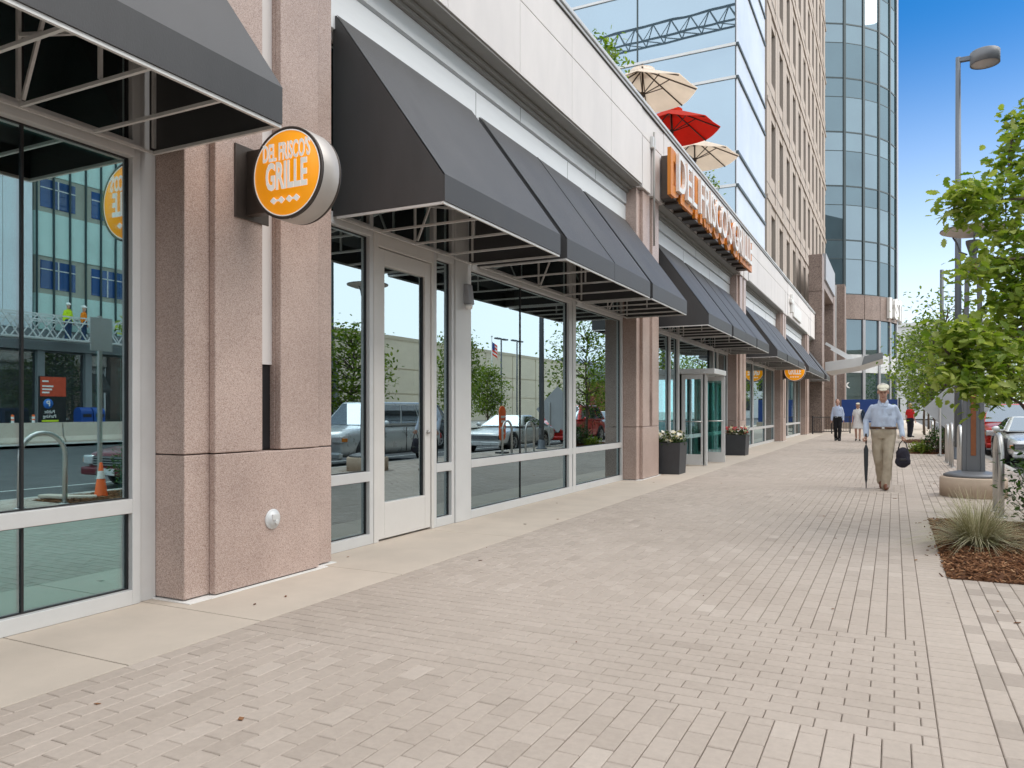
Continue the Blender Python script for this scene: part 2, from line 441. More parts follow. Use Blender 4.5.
SUN_DIR = Vector((.66, .16, .73)).normalized()      # towards the sun
sl = bpy.data.lights.new('sun', 'SUN'); so = bpy.data.objects.new('sun', sl); COL.objects.link(so)
sl.energy = 1.5; sl.angle = R(45); sl.color = (1., .95, .89)
so.rotation_euler = SUN_DIR.to_track_quat('Z', 'Y').to_euler()
w = bpy.data.worlds.new('World'); scene.world = w; w.use_nodes = True
wt = w.node_tree; bg = wt.nodes['Background']
sky = wt.nodes.new('ShaderNodeTexSky'); sky.sky_type = 'NISHITA'; sky.sun_disc = False
sky.sun_elevation = math.asin(SUN_DIR.z); sky.sun_rotation = math.atan2(SUN_DIR.x, SUN_DIR.y)
sky.altitude = 1600; sky.air_density = 1.0; sky.dust_density = 2.2; sky.ozone_density = 2.2
# clear blue up the street, bright broken cloud over the far side of the road and behind
tc = wt.nodes.new('ShaderNodeTexCoord')
def wn(t, **kw): return N(wt, t, **kw)
mp = wn('ShaderNodeMapping'); mp.inputs['Scale'].default_value = (1, 1, 2.4); wt.links.new(tc.outputs['Generated'], mp.inputs['Vector'])
cn = wn('ShaderNodeTexNoise', Scale=2.1, Detail=7., Roughness=.58); wt.links.new(mp.outputs['Vector'], cn.inputs['Vector'])
sx_ = wn('ShaderNodeSeparateXYZ'); wt.links.new(tc.outputs['Generated'], sx_.inputs[0])
def band(sock, lo, hi, absval=False):
    if absval:
        a_ = wn('ShaderNodeMath', operation='ABSOLUTE'); wt.links.new(sock, a_.inputs[0]); sock = a_.outputs[0]
    m_ = wn('ShaderNodeMapRange', interpolation_type='SMOOTHSTEP'); wt.links.new(sock, m_.inputs['Value'])
    m_.inputs['From Min'].default_value = lo; m_.inputs['From Max'].default_value = hi; return m_.outputs['Result']
side = band(sx_.outputs['X'], .16, .50, True); back = band(sx_.outputs['Y'], .55, -.15)
mx0 = wn('ShaderNodeMath', operation='MAXIMUM'); wt.links.new(side, mx0.inputs[0]); wt.links.new(back, mx0.inputs[1])
mxm = wn('ShaderNodeMath', operation='MAXIMUM'); wt.links.new(mx0.outputs[0], mxm.inputs[0]); wt.links.new(band(sx_.outputs['Z'], .55, .8), mxm.inputs[1])
ad = wn('ShaderNodeMath', operation='MULTIPLY_ADD'); wt.links.new(mxm.outputs[0], ad.inputs[0]); ad.inputs[1].default_value = .75; ad.inputs[2].default_value = -.20
sm = wn('ShaderNodeMath', operation='ADD'); wt.links.new(cn.outputs['Fac'], sm.inputs[0]); wt.links.new(ad.outputs[0], sm.inputs[1])
mr = wn('ShaderNodeMapRange', interpolation_type='SMOOTHSTEP'); wt.links.new(sm.outputs[0], mr.inputs['Value'])
mr.inputs['From Min'].default_value = .40; mr.inputs['From Max'].default_value = 1.0; mr.inputs['To Min'].default_value = 0; mr.inputs['To Max'].default_value = .95
hs = wn('ShaderNodeHueSaturation', Saturation=1.45, Value=.75); wt.links.new(sky.outputs[0], hs.inputs['Color'])
cm = wn('ShaderNodeMix', data_type='RGBA'); wt.links.new(mr.outputs['Result'], cm.inputs[0]); wt.links.new(hs.outputs['Color'], cm.inputs[6])
hz = band(sx_.outputs['Z'], .44, -.04)
hm = wn('ShaderNodeMath', operation='MULTIPLY'); wt.links.new(hz, hm.inputs[0]); hm.inputs[1].default_value = .9
h2 = wn('ShaderNodeMix', data_type='RGBA'); wt.links.new(hm.outputs[0], h2.inputs[0]); wt.links.new(hs.outputs['Color'], h2.inputs[6]); h2.inputs[7].default_value = (5.0, 5.5, 6.0, 1)
wt.links.new(h2.outputs[2], cm.inputs[6])
cm.inputs[7].default_value = (6.7, 7.0, 7.3, 1)
wt.links.new(cm.outputs[2], bg.inputs['Color']); bg.inputs['Strength'].default_value = .13
scene.view_settings.view_transform = 'Standard'; scene.view_settings.look = 'None'
scene.view_settings.exposure = .95; scene.view_settings.gamma = 1
cy = scene.cycles
cy.use_denoising = True; cy.max_bounces = 8; cy.transparent_max_bounces = 12; cy.glossy_bounces = 6
cy.diffuse_bounces = 4; cy.transmission_bounces = 6; cy.caustics_reflective = False; cy.caustics_refractive = False
cy.sample_clamp_indirect = 6

# ------------------------------------------------------------------ ground, road, pavement
XF = -4.62            # glass line
def sheet(name, m, x0, x1, y0, y1, z, parent=None):
    b = MB(); b.quad((x0, y0, z), (x1, y0, z), (x1, y1, z), (x0, y1, z))
    return b.build(name, m, parent, recalc=False)
tag(sheet('ground', M['grey_concrete'], -900, 900, -900, 1500, -.16), kind='structure')
tag(sheet('road', M['asphalt'], 2.45, 20.5, -120, 300, -.135), kind='structure')
mk = MB()
for k in range(-10, 40):
    mk.quad((8.4, k * 6, -.131), (8.52, k * 6, -.131), (8.52, k * 6 + 2.4, -.131), (8.4, k * 6 + 2.4, -.131))
mk.quad((4.9, -60, -.131), (5., -60, -.131), (5., 200, -.131), (4.9, 200, -.131))
tag(mk.build('road_markings', M['road_paint'], recalc=False), kind='structure')
b = MB()
b.box(2.3, 2.45, -60, 300, -.15, .0)
tag(b.build('kerb', M['grey_concrete'], bevel=.015), kind='structure')
tag(sheet('far_sidewalk', M['grey_concrete'], 20.5, 60, -120, 300, -.02), kind='structure')
sheet_b = MB(); sheet_b.box(XF - .02, 2.298, -60, 300, -.15, -.012)
tag(sheet_b.build('sidewalk_base', M['sand']), kind='structure')

# concrete strip along the shopfronts, cut by expansion joints
b = MB()
js = [-12, -8, -4, -1, .9, 2.63, 3.55, 5.06] + [7.1 + 2.05 * k for k in range(30)]
for a0, a1 in zip(js[:-1], js[1:]):
    b.c = rnd.random()
    b.box(XF - .01, -3.505, a0 + .004, a1 - .004, -.012, .0)
tag(b.build('concrete_strip', M['concrete'], bevel=.003), kind='structure')

def pavers(b, x0, x1, y0, y1, w, l, along, gap=.0035, off=.5, tone=None, z=0., amp=.0012):
    """individual paving bricks with chamfered tops"""
    if along == 'y': nu, us = int(round((x1 - x0) / w)), (x1 - x0) / round((x1 - x0) / w)
    else: nu, us = int(round((y1 - y0) / w)), (y1 - y0) / round((y1 - y0) / w)
    lo, hi = (y0, y1) if along == 'y' else (x0, x1)
    for i in range(nu):
        s0 = lo - (l * off if i % 2 else 0)
        while s0 < hi - .01:
            a0, a1 = max(lo, s0), min(hi, s0 + l)
            s0 += l
            if a1 - a0 < .02: continue
            u0 = (x0 if along == 'y' else y0) + i * us; u1 = u0 + us
            if along == 'y': q = (u0, u1, a0, a1)
            else: q = (a0, a1, u0, u1)
            zz = z + rnd.uniform(-amp, amp)
            t1, t2 = rnd.uniform(-amp, amp) * .7, rnd.uniform(-amp, amp) * .7
            g = gap / 2; c = g + .004
            X0, X1, Y0, Y1 = q
            vs = [(X0 + g, Y0 + g, z - .012), (X1 - g, Y0 + g, z - .012), (X1 - g, Y1 - g, z - .012), (X0 + g, Y1 - g, z - .012),
                  (X0 + g, Y0 + g, zz - .004), (X1 - g, Y0 + g, zz - .004), (X1 - g, Y1 - g, zz - .004), (X0 + g, Y1 - g, zz - .004),
                  (X0 + c, Y0 + c, zz + t1), (X1 - c, Y0 + c, zz + t2), (X1 - c, Y1 - c, zz - t1), (X0 + c, Y1 - c, zz - t2)]
            b.c = rnd.random() if tone is None else tone()
            b.add(vs, [(8, 9, 10, 11), (4, 5, 9, 8), (5, 6, 10, 9), (6, 7, 11, 10), (7, 4, 8, 11),
                       (0, 1, 5, 4), (1, 2, 6, 5), (2, 3, 7, 6), (3, 0, 4, 7)], False)
b = MB()
XA, XB = -3.5, .16
tone = lambda: min(1, max(0, rnd.gauss(.55, .17)))
tone_b = lambda: min(1, max(0, rnd.gauss(.46, .12)))
pavers(b, XA, XB, -3, 3.38, .1016, .2, 'y', tone=tone)
pavers(b, XA, XB, 3.38, 4.9, .1016, .2, 'x', tone=tone_b)
pavers(b, XA, XB, 4.9, 13.58, .1016, .2, 'y', tone=tone)
pavers(b, XA, XB, 13.58, 15.1, .1016, .2, 'x', tone=tone_b)
pavers(b, XA, XB, 15.1, 23.78, .1016, .2, 'y', tone=tone)
pavers(b, XA, XB, 23.78, 25.3, .1016, .2, 'x', tone=tone_b)
pavers(b, XA, XB, 25.3, 46, .1016, .2, 'y', gap=.004, tone=tone)
tag(b.build('brick_sidewalk', M['paver'], attr=True, recalc=False), kind='structure')
b = MB()
pavers(b, XB, .37, -3, 40, .1016, .21, 'x', off=0, gap=.0028, tone=lambda: rnd.uniform(.55, .8), amp=.0006)
tag(b.build('edging_bricks', M['paver'], attr=True, recalc=False), kind='structure')
b = MB()
BEDS = [(6.83, 10.5), (26.2, 29.4), (35, 38.6)]
tone2 = lambda: rnd.choice([.1, .2, .3, .5, .6, .7, .8, .9, .45])
XK = 2.29; XD = 1.95     # kerb-side edge of the planting beds
y = -3
for y0, y1 in BEDS + [(46, 46)]:
    pavers(b, .37, XK, y, y0, .1016, .2, 'y', tone=tone2)
    if y1 > y0: pavers(b, XD, XK, y0, y1, .1016, .2, 'y', tone=tone2)
    y = y1
tag(b.build('kerbside_bricks', M['paver2'], attr=True, recalc=False), kind='structure')
b = MB(); b.box(-3.505, 2.29, 46.05, 120, -.012, .0)
tag(b.build('far_pavement', M['concrete']), kind='structure')

def mulch(name, y0, y1, n, label):
    b = MB()
    NX, NY = 26, int((y1 - y0) * 16)
    def hz(x, yy):
        e = min(1, min((x - .37), (XD - x), (yy - y0), (y1 - yy)) / .25)
        return -.01 + .05 * max(0, e) + .018 * mnoise.noise(Vector((x * 5, yy * 5, 0)))
    vs = []; fs = []
    for j in range(NY + 1):
        for i in range(NX + 1):
            x = .375 + (XD - .38) * i / NX; yy = y0 + .005 + (y1 - y0 - .01) * j / NY
            vs.append((x, yy, hz(x, yy)))
    for j in range(NY):
        for i in range(NX):
            k = j * (NX + 1) + i; fs.append((k, k + 1, k + NX + 2, k + NX + 1))
    b.c = .15; b.add(vs, fs, True)
    for k in range(n):
        x = rnd.uniform(.37, XD); yy = rnd.uniform(y0, y1)
        if rnd.random() < .04: x -= rnd.uniform(0, .14)
        zc = max(0, hz(x, yy) if x > .38 else 0) + rnd.uniform(.0, .014)
        l, wd = rnd.uniform(.018, .06), rnd.uniform(.006, .018)
        a, t = rnd.uniform(0, PI), rnd.uniform(-.5, .5)
        d = Vector((math.cos(a) * math.cos(t), math.sin(a) * math.cos(t), math.sin(t))); s = Vector((-math.sin(a), math.cos(a), rnd.uniform(-.4, .4)))
        p = Vector((x, yy, zc)); u = Vector((0, 0, rnd.uniform(.002, .006)))
        b.c = min(1, max(0, rnd.gauss(.5, .25)))
        q = [p - d * l / 2 - s * wd / 2, p + d * l / 2 - s * wd * .3, p + d * l / 2 + s * wd * .4, p - d * l / 2 + s * wd / 2]
        b.add(q + [v + u for v in q], [(4, 5, 6, 7), (0, 1, 5, 4), (1, 2, 6, 5), (2, 3, 7, 6), (3, 0, 4, 7)], False)
    return tag(b.build(name, M['mulch'], attr=True, recalc=False), label, 'mulch', kind='stuff')
mulch('bark_mulch', *BEDS[0], 9000, 'brown bark mulch in the nearest planting bed')
mulch('bark_mulch', *BEDS[1], 1500, 'brown bark mulch in the middle planting bed')
mulch('bark_mulch', *BEDS[2], 800, 'brown bark mulch in the farthest planting bed')

# specks and bits of dry leaf on the paving
rs_ = random.Random(77); b = MB()
for k in range(70):
    x, yy = rs_.uniform(-4.4, 2.1), rs_.uniform(1.0, 16) ; a = rs_.uniform(0, PI); L = rs_.uniform(.006, .022) * (1.6 if x > 0 else 1)
    p = Vector((x, yy, .004)); d = Vector((math.cos(a), math.sin(a), 0)) * L; e = Vector((-d.y, d.x, 0)) * rs_.uniform(.3, .7)
    b.c = rs_.random(); b.prism([p - d, p - d * .2 + e, p + d, p + d * .1 - e], (0, 0, .003))
tag(b.build('litter', M['mulch'], attr=True), 'scattered specks and dry leaf bits on the brick walk', 'litter', kind='stuff')
# flat pale stone lying in the near bed, small debris
b = MB()
pl = [(1.05, 7.22), (1.35, 7.0), (1.95, 6.92), (1.94, 7.08), (1.5, 7.16), (1.2, 7.32)]
b.prism([(x, y_, .03) for x, y_ in pl], (0, 0, .05))
tag(b.build('stone_slab', M['concrete'], bevel=.015), 'pale flat stone lying in the bark mulch beside the grass tuft', 'stone')

# ------------------------------------------------------------------ the retail building
PX = -4.25            # pier front
PIERS = [3.66 + 10.2 * k for k in range(-1, 5)]
PW = 1.52
END = 48.6
root = empty('retail_building', 'long two level stone and glass shop building with black awnings', 'building', (XF, 3.6, 0))
RB = root
# shell: roof deck, back wall, interior
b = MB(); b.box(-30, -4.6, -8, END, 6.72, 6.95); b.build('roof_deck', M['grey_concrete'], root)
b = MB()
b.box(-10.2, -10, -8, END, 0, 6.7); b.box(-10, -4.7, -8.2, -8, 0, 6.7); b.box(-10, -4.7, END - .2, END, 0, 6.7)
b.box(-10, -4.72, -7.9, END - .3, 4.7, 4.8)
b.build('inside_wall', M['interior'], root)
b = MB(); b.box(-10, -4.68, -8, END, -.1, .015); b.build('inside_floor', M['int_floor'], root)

M['lit_floor_teal'] = pmat('teal_lit_floor_colour', (.62, .86, .80), .35, 0, .05, 3)
for ya, yb in ((1.2, 2.5), (2.78, 3.35), (8.1, 9.3), (9.75, 11.0), (11.6, 13.0)):  # daylight on the floor behind the glass, put in as teal slabs
    b = MB(); b.box(-6.4, -4.76, ya, yb, .016, .06); b.build('lit_floor_patch', M['lit_floor_teal'], root, bevel=.01)
def pier(y0):
    b = MB(); x0 = XF - .06; w0 = y0; w1 = y0 + PW
    j = .006
    def slab(xa, xb, ya, yb, za, zb): b.box(xa, xb, ya, yb, za, zb)
    zt = 5.48
    # core set back, wings and split centre
    for za, zb in ((.014, .996), (1.004, zt)):
        if za < .5:
            slab(x0, PX - .06, w0, w1, za, zb); slab(PX - .0599, PX, w0 + .21, w1 - .23, za, zb)
        else:
            slab(x0, PX - .06, w0, w0 + .66, za, zb); slab(x0, PX - .06, w0 + .85, w1, za, zb)
            slab(x0, PX - .2, w0 + .6601, w0 + .8499, za, zb)
            slab(PX - .0599, PX, w0 + .21, w0 + .66, za, zb)
            slab(PX - .0599, PX, w0 + .85, w1 - .23, za, zb)
    o = b.build('pier', M['granite'], root, bevel=.008)
    b = MB(); b.box(x0 + .02, PX - .21, w0 + .02, w1 - .02, 0.0, 7.0); b.box(PX - .08, PX - .01, w0 + .23, w1 - .25, 0, .013); b.build('joint_core', M['joint'], o)
    b = MB(); b.box(PX - .195, PX - .09, w0 + .662, w0 + .848, 1.66, zt); b.build('slot_panel', M['panel'], o)
    b = MB(); b.box(PX - .1985, PX - .11, w0 + .662, w0 + .848, 1.006, 1.658); b.build('slot_dark_fill', M['black'], o)  # black fill stands in for the dark of the deep slot
    # pale upper pier with reveal
    b = MB()
    b.box(x0, PX - .06, w0 + .001, w1 - .001, zt + .01, 6.95)
    b.box(PX - .0599, PX + .04, w0 + .06, w0 + .58, zt + .012, 6.46); b.box(PX - .0599, PX + .04, w0 + .72, w1 - .06, zt + .012, 6.46)
    b.box(PX - .0599, PX + .04, w0 + .001, w1 - .001, 6.475, 6.98)
    b.build('upper_pier', M['panel'], o, bevel=.006)
    # painted sealant line on the paving
    b = MB()
    b.box(XF + .0, PX + .025, w0 - .03, w0 + .19, .0005, .006); b.box(PX - .1, PX + .03, w0 + .15, w1 - .15, .0008, .007); b.box(XF, PX - .03, w1 - .2, w1 + .03, .0003, .005)
    b.build('sealant', M['white'], o)
    return o
for y0 in PIERS: pier(y0)
# small fittings on the piers are things of their own (below)

def window(y0, y1, posts=(), butt=(), rail=True, name='window', z1=4.75, skip=()):
    """storefront: silver frame with panes between the posts; posts = [(ya, yb)] uprights"""
    b = MB(); fx0, fx1 = XF - .05, XF + .055
    ups = [(y0, y0 + .06)] + list(posts) + [(y1 - .06, y1)]
    for i, (a0, a1) in enumerate(ups): b.box(fx0 + .002, fx1 - .002, a0, a1, 0.001, z1)
    panes = []
    for (a0, a1), (c0, c1) in zip(ups[:-1], ups[1:]):
        sk = any(abs(a1 - s) < .3 for s in skip)
        if sk:
            b.box(fx0, fx1, a1, c0, 3.0, 3.11); panes.append((a1, c0, 3.11, z1)); continue
        b.box(fx0, fx1, a1, c0, 0.001, .10)
        if rail: b.box(fx0, fx1, a1, c0, .615, .71)
        b.box(fx0, fx1 + .02, a1, c0, 3.0, 3.11)
        b.box(fx0, fx1, a1, c0, z1 - .08, z1)
        panes += [(a1, c0, .10, .615), (a1, c0, .71, 3.0), (a1, c0, 3.11, z1 - .08)] if rail else [(a1, c0, .1, 3.), (a1, c0, 3.11, z1 - .08)]
    o = b.build(name, M['alum'], root, bevel=.004)
    for (a0, a1, c0, c1) in panes:
        g = MB(); g.box(XF - .012, XF, a0 + .002, a1 - .002, c0 + .002, c1 - .002); g.build('pane', M['glass_low'] if c1 < .7 else M['glass'], o)
        q = MB(); t = .014
        q.box(XF - .02, XF + .012, a0 - .001, a0 + t, c0, c1); q.box(XF - .02, XF + .012, a1 - t, a1 + .001, c0, c1)
        q.box(XF - .0195, XF + .0115, a0 + t, a1 - t, c0 - .001, c0 + t * .6); q.box(XF - .0195, XF + .0115, a0 + t, a1 - t, c1 - t * .6, c1 + .001)
        for yb in butt:
            if a0 < yb < a1: q.box(XF - .0202, XF + .0118, yb - .007, yb + .007, c0 + t * .6, c1 - t * .6)
        q.build('gasket', M['gasket'], o)
    return o
# leftmost bay
window(-4.99, 3.52, [(-2.2, -2.12), (.3, .38)], butt=(2.76,))
b = MB(); b.box(XF - .04, XF + .03, 3.521, 3.658, 0, 4.75); b.build('jamb_panel', M['alum'], root, bevel=.004)
# bay with the door
window(5.19, 6.115, [], ())
window(7.215, 7.66, [], ())
b = MB(); b.box(XF - .06, XF + .07, 7.665, 7.99, 0, 4.75); b.build('column_cover', M['alum'], root, bevel=.006)
b = MB(); b.box(XF - .05, XF + .061, 7.8, 7.83, .3, 4.6); b.build('column_reveal', M['soffit'], root)
window(7.995, 13.83, [(11.17, 11.3), (11.34, 11.46)], (9.51,))
# door
door = MB(); x0, x1 = XF - .035, XF + .045
door.box(x0, x1, 6.20, 6.31, .02, 2.92); door.box(x0, x1, 7.05, 7.16, .02, 2.92)
door.box(x0, x1, 6.31, 7.05, .02, .38); door.box(x0, x1, 6.31, 7.05, 2.76, 2.92)
door = door.build('door', M['alum_warm'], root, bevel=.006)
b = MB(); b.box(XF - .01, XF + .003, 6.313, 7.047, .383, 2.757); b.build('pane', M['glass'], door)
b = MB(); b.box(XF - .02, XF + .02, 6.3105, 6.326, .382, 2.758); b.box(XF - .02, XF + .02, 7.034, 7.0495, .382, 2.758); b.build('gasket', M['gasket'], door)
b = MB(); b.lathe([(0, 0), (.022, 0), (.022, .025), (.015, .032), (0, .032)], (x1, 7.1, 1.07), 16, (1, 0, 0)); b.build('lock', M['steel'], door)
b = MB()
b.box(XF - .06, XF + .06, 6.118, 6.192, 0, 3.11); b.box(XF - .06, XF + .06, 7.168, 7.212, 0, 3.11); b.box(XF - .06, XF + .06, 6.193, 7.167, 2.93, 3.11)
dfr = b.build('door_frame', M['alum_warm'], root, bevel=.004)
b = MB(); b.box(XF - .01, XF, 6.12, 7.21, 3.115, 4.75); b.build('pane', M['glass'], dfr)

# entrance bay: posts, transom, open leaves
window(15.42, 24.0, [(17.2, 17.3), (17.95, 18.1), (21.95, 22.05), (22.5, 22.6)], (16.3,), skip=(18.1,))
b = MB(); b.box(XF - .07, XF + .03, 21.5, 21.94, 0.01, 2.99); b.build('door_jamb', M['black'], root)
def leaf(yh, xw, label=None):
    x0, x1 = XF + .06, XF + .06 + xw
    d = MB(); ya, yb = yh, yh + .05
    d.box(x0, x0 + .09, ya, yb, .02, 2.17); d.box(x1 - .09, x1, ya, yb, .02, 2.17)
    d.box(x0 + .09, x1 - .09, ya, yb, .02, .27); d.box(x0 + .09, x1 - .09, ya, yb, 2.06, 2.17)
    d = d.build('door', M['alum'], root, bevel=.004)
    g = MB(); g.box(x0 + .092, x1 - .092, yh + .02, yh + .03, .272, 2.058); g.build('pane', M['glass'], d)
    p = MB(); p.tube([(x0 + .1, ya - .03, 1.05), (x1 - .05, ya - .03, 1.05)], .014, 8); p.build('push_bar', M['steel'], d)
leaf(18.25, .55); leaf(19.5, .78)
b = MB(); b.box(XF + .06, XF + .86, 18.15, 19.56, 2.18, 2.30); b.box(XF - .05, XF + .058, 18.11, 21.94, 2.20, 2.30)
b.build('door_header', M['alum'], root, bevel=.006)
b = MB(); b.box(XF + .57, XF + .66, 18.25, 18.34, 0.01, 2.18); b.build('door_post', M['alum'], root, bevel=.004)
b = MB(); b.box(XF - .012, XF, 18.12, 21.93, 2.305, 2.995); b.box(XF - .012, XF, 19.7, 21.45, .02, 2.195); b.build('pane', M['glass'], root)
for k in (2, 3, 4):
    y0 = PIERS[k + 1] + PW
    y1 = (PIERS[k + 2] if k + 2 < len(PIERS) else END)
    if y1 - y0 > 5: window(y0 + .02, y1 - .03, [(y0 + 3.1, y0 + 3.25), (y0 + 6.1, y0 + 6.25)], ())
    else: window(y0 + .02, y1 - .1, [(y0 + 1.2, y0 + 1.3)], ())

# fascia and spandrels over each bay
def over(y0, y1):
    f = MB()
    f.box(XF - .06, XF + .10, y0, y1, 4.75, 5.16); f.box(XF - .06, XF + .06, y0, y1, 5.162, 5.195); f.box(XF - .06, XF + .115, y0, y1, 5.197, 5.40)
    f = f.build('fascia', M['white_fascia'], root, bevel=.004)
    c = MB()
    yy = y0 + 2.9
    while yy < y1 - 1:
        c.box(XF + .05, XF + .1012, yy, yy + .008, 4.76, 5.15); c.box(XF + .05, XF + .1162, yy + 1.2, yy + 1.208, 5.2, 5.39); yy += 2.9
    c.build('fascia_joint', M['joint'], f)
    c = MB()
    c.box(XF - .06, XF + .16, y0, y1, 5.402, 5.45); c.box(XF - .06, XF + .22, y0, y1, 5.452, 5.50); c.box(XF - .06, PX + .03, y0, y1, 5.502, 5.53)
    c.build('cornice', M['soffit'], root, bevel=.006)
    s = MB(); n = 5; d = (y1 - y0) / n
    for i in range(n):
        s.box(PX - .05, PX + .05, y0 + i * d + .004, y0 + (i + 1) * d - .004, 5.534, 6.46)
        s.box(PX - .05, PX + .05, y0 + i * d + .004, y0 + (i + 1) * d - .004, 6.472, 6.98)
    s = s.build('spandrel', M['panel'], root, bevel=.004)
    j = MB(); j.box(PX - .3, PX - .051, y0, y1, 5.54, 6.98); j.box(PX - .0505, PX + .035, y0 + .003, y1 - .003, 5.55, 6.97); j.build('spandrel_core', M['joint'], s)
ed = [-5.02] + [p for y0 in PIERS[1:] for p in (y0, y0 + PW)] + [END]
for i in range(0, len(ed), 2): over(ed[i], ed[i + 1])
b = MB(); b.box(PX - .4, PX + .075, -8, END, 6.985, 7.035); b.box(PX - .42, PX + .10, -8, END, 7.037, 7.10)
b.build('coping', M['pale_metal'], root, bevel=.01)
b = MB(); b.box(PX - .06, PX + .068, -8, END, 6.972, 6.984); b.build('coping_shadow_gap', M['joint'], root)

# ------------------------------------------------------------------ awnings
XW, XE = XF + .115, -3.36        # wall side and front edge
ZB, ZV, ZT = 3.06, 3.285, 4.88   # bottom of valance, top of valance, top at wall
def awning(y0, y1, label, nrib):
    r = empty('awning', label, 'awning', (XW, y0, ZB), 0, 'black fabric awnings over the shopfronts')
    t = .012
    b = MB()
    # slope with slight sag between the frame
    NS, NT = 8, 8
    def pt(i, j, inset=0.):
        yy = y0 + (y1 - y0) * i / NS; u = j / NT
        x = XE + (XW - XE) * u; z = ZV + (ZT - ZV) * u
        sag = .012 * math.sin(PI * u) * (math.sin(PI * ((i * nrib / NS) % 1)) if nrib else 0)
        return Vector((x - sag * .7 - inset * .79, yy, z - sag - inset * .62))
    vs = [pt(i, j) for i in range(NS + 1) for j in range(NT + 1)] + [pt(i, j, t) for i in range(NS + 1) for j in range(NT + 1)]
    q = (NS + 1) * (NT + 1); fs = []
    for i in range(NS):
        for j in range(NT):
            k = i * (NT + 1) + j
            fs.append((k, k + 1, k + NT + 2, k + NT + 1)); fs.append((q + k, q + k + NT + 1, q + k + NT + 2, q + k + 1))
    b.add(vs, fs, True)
    b.build('canopy', M['fabric'], r)
    ns = max(1, int((y1 - y0) / 1.6))
    for k in range(1, ns):
        yy = y0 + (y1 - y0) * k / ns
        b = MB(); o_ = Vector((.62, 0, .79)) * .002
        b.bar(Vector((XE, yy, ZV)) + o_, Vector((XW, yy, ZT)) + o_, .012, .0015, up=(0, 1, 0)); b.bar((XE + .001, yy, ZB), (XE + .001, yy, ZV), .0015, .012, up=(0, 1, 0)); b.build('seam', M['fabric'], r)
    b = MB(); b.box(XE - t, XE, y0, y1, ZB, ZV); b.build('valance', M['fabric'], r)
    for yy in (y0, y1):
        b = MB(); d = .01 if yy == y0 else -.01
        b.prism([(XF + .078, yy, ZB), (XE - t - .001, yy, ZB), (XE - t - .001, yy, ZV - .005), (XW, yy, ZT - .01), (XF + .078, yy, ZT - .01)], (0, d, 0)); b.build('side_panel', M['fabric'], r)
    # frame
    b = MB(); s = .021
    zb = ZB - s / 2 - .002
    b.bar((XE - .02, y0, zb), (XE - .02, y1, zb), s); 
    for yy in (y0 + .014, y1 - .014): b.bar((XW, yy, zb), (XE - .034, yy, zb), s)
    b.bar((XW + .015, y0 + .03, zb + .0), (XW + .015, y1 - .03, zb + .0), s * .9)
    for k in range(1, nrib * 2):
        yy = y0 + (y1 - y0) * k / (nrib * 2)
        b.bar((XW + .03, yy, zb + .002), (XE - .034, yy, zb + .002), s * .95)
        if k % 2 == 0 or nrib == 1:
            zz = ZB + .26
            b.bar((XW, yy, zz + .14), (XE - .12, yy, zz - .06), s)
            b.bar((XE - .42, yy, zb + .02), (XE - .42, yy, zz - .03), s * .9)
            b.bar((XW + .05, yy, zb + .03), (XW + .38, yy, zz + .5), s * .9)
            b.bar((XW + .02, yy, ZT - .10), (XE - .045, yy, ZV - .06), s)
    for k in range(nrib + 1):
        yy = y0 + .02 + (y1 - y0 - .04) * k / nrib
        b.bar((XW + .02, yy, ZB + .02), (XW + .02, yy, ZT - .05), s)
    b.bar((XE - .42, y0 + .03, ZB + .24), (XE - .42, y1 - .03, ZB + .24), s)
    b.build('frame', M['tube'], r)
    return r
what = ['shop window left of the pink granite pier', 'glass door', 'entrance doors with the flower planters', 'window past the second planter', 'window beyond the far round sign']
awning(-1.9, .75, 'black awning section at the left picture edge, mostly outside the photo', 3)
awning(.85, 3.58, 'black awning over the leftmost shop window, beside the round orange sign', 3)
for k in range(4):
    y0 = PIERS[k + 1] + PW + .2
    nm = ['first section, over the narrow pane and glass door', 'second section, over the wide pane with the butt joint', 'third section, over the pane beside the pier with the white flowers'] if k == 0 else \
         ['nearest section of the row in front of the long lettered sign', 'middle section of the row below the long lettered sign', 'farthest section of the row below the long lettered sign'] if k == 1 else \
         ['nearest section of the row after the lettered sign', 'middle section of the row after the lettered sign', 'last section of the row, before the far round sign'] if k == 2 else None
    for i, (a0, a1, n) in enumerate(((.10, 2.58, 2), (2.78, 6.13, 2), (6.27, 8.47, 2))):
        if k == 3:
            if i > 0: continue
            a1 = 8.47; n = 4
        lab = ('black awning, ' + nm[i]) if nm else 'black awning at the far end of the building, above the far round sign'
        awning(y0 + a0, y0 + a1, lab, n)
# last short bay
awning(PIERS[5] + PW + .1, END - .1, 'short black awning at the corner beside the brown stone portal', 1)

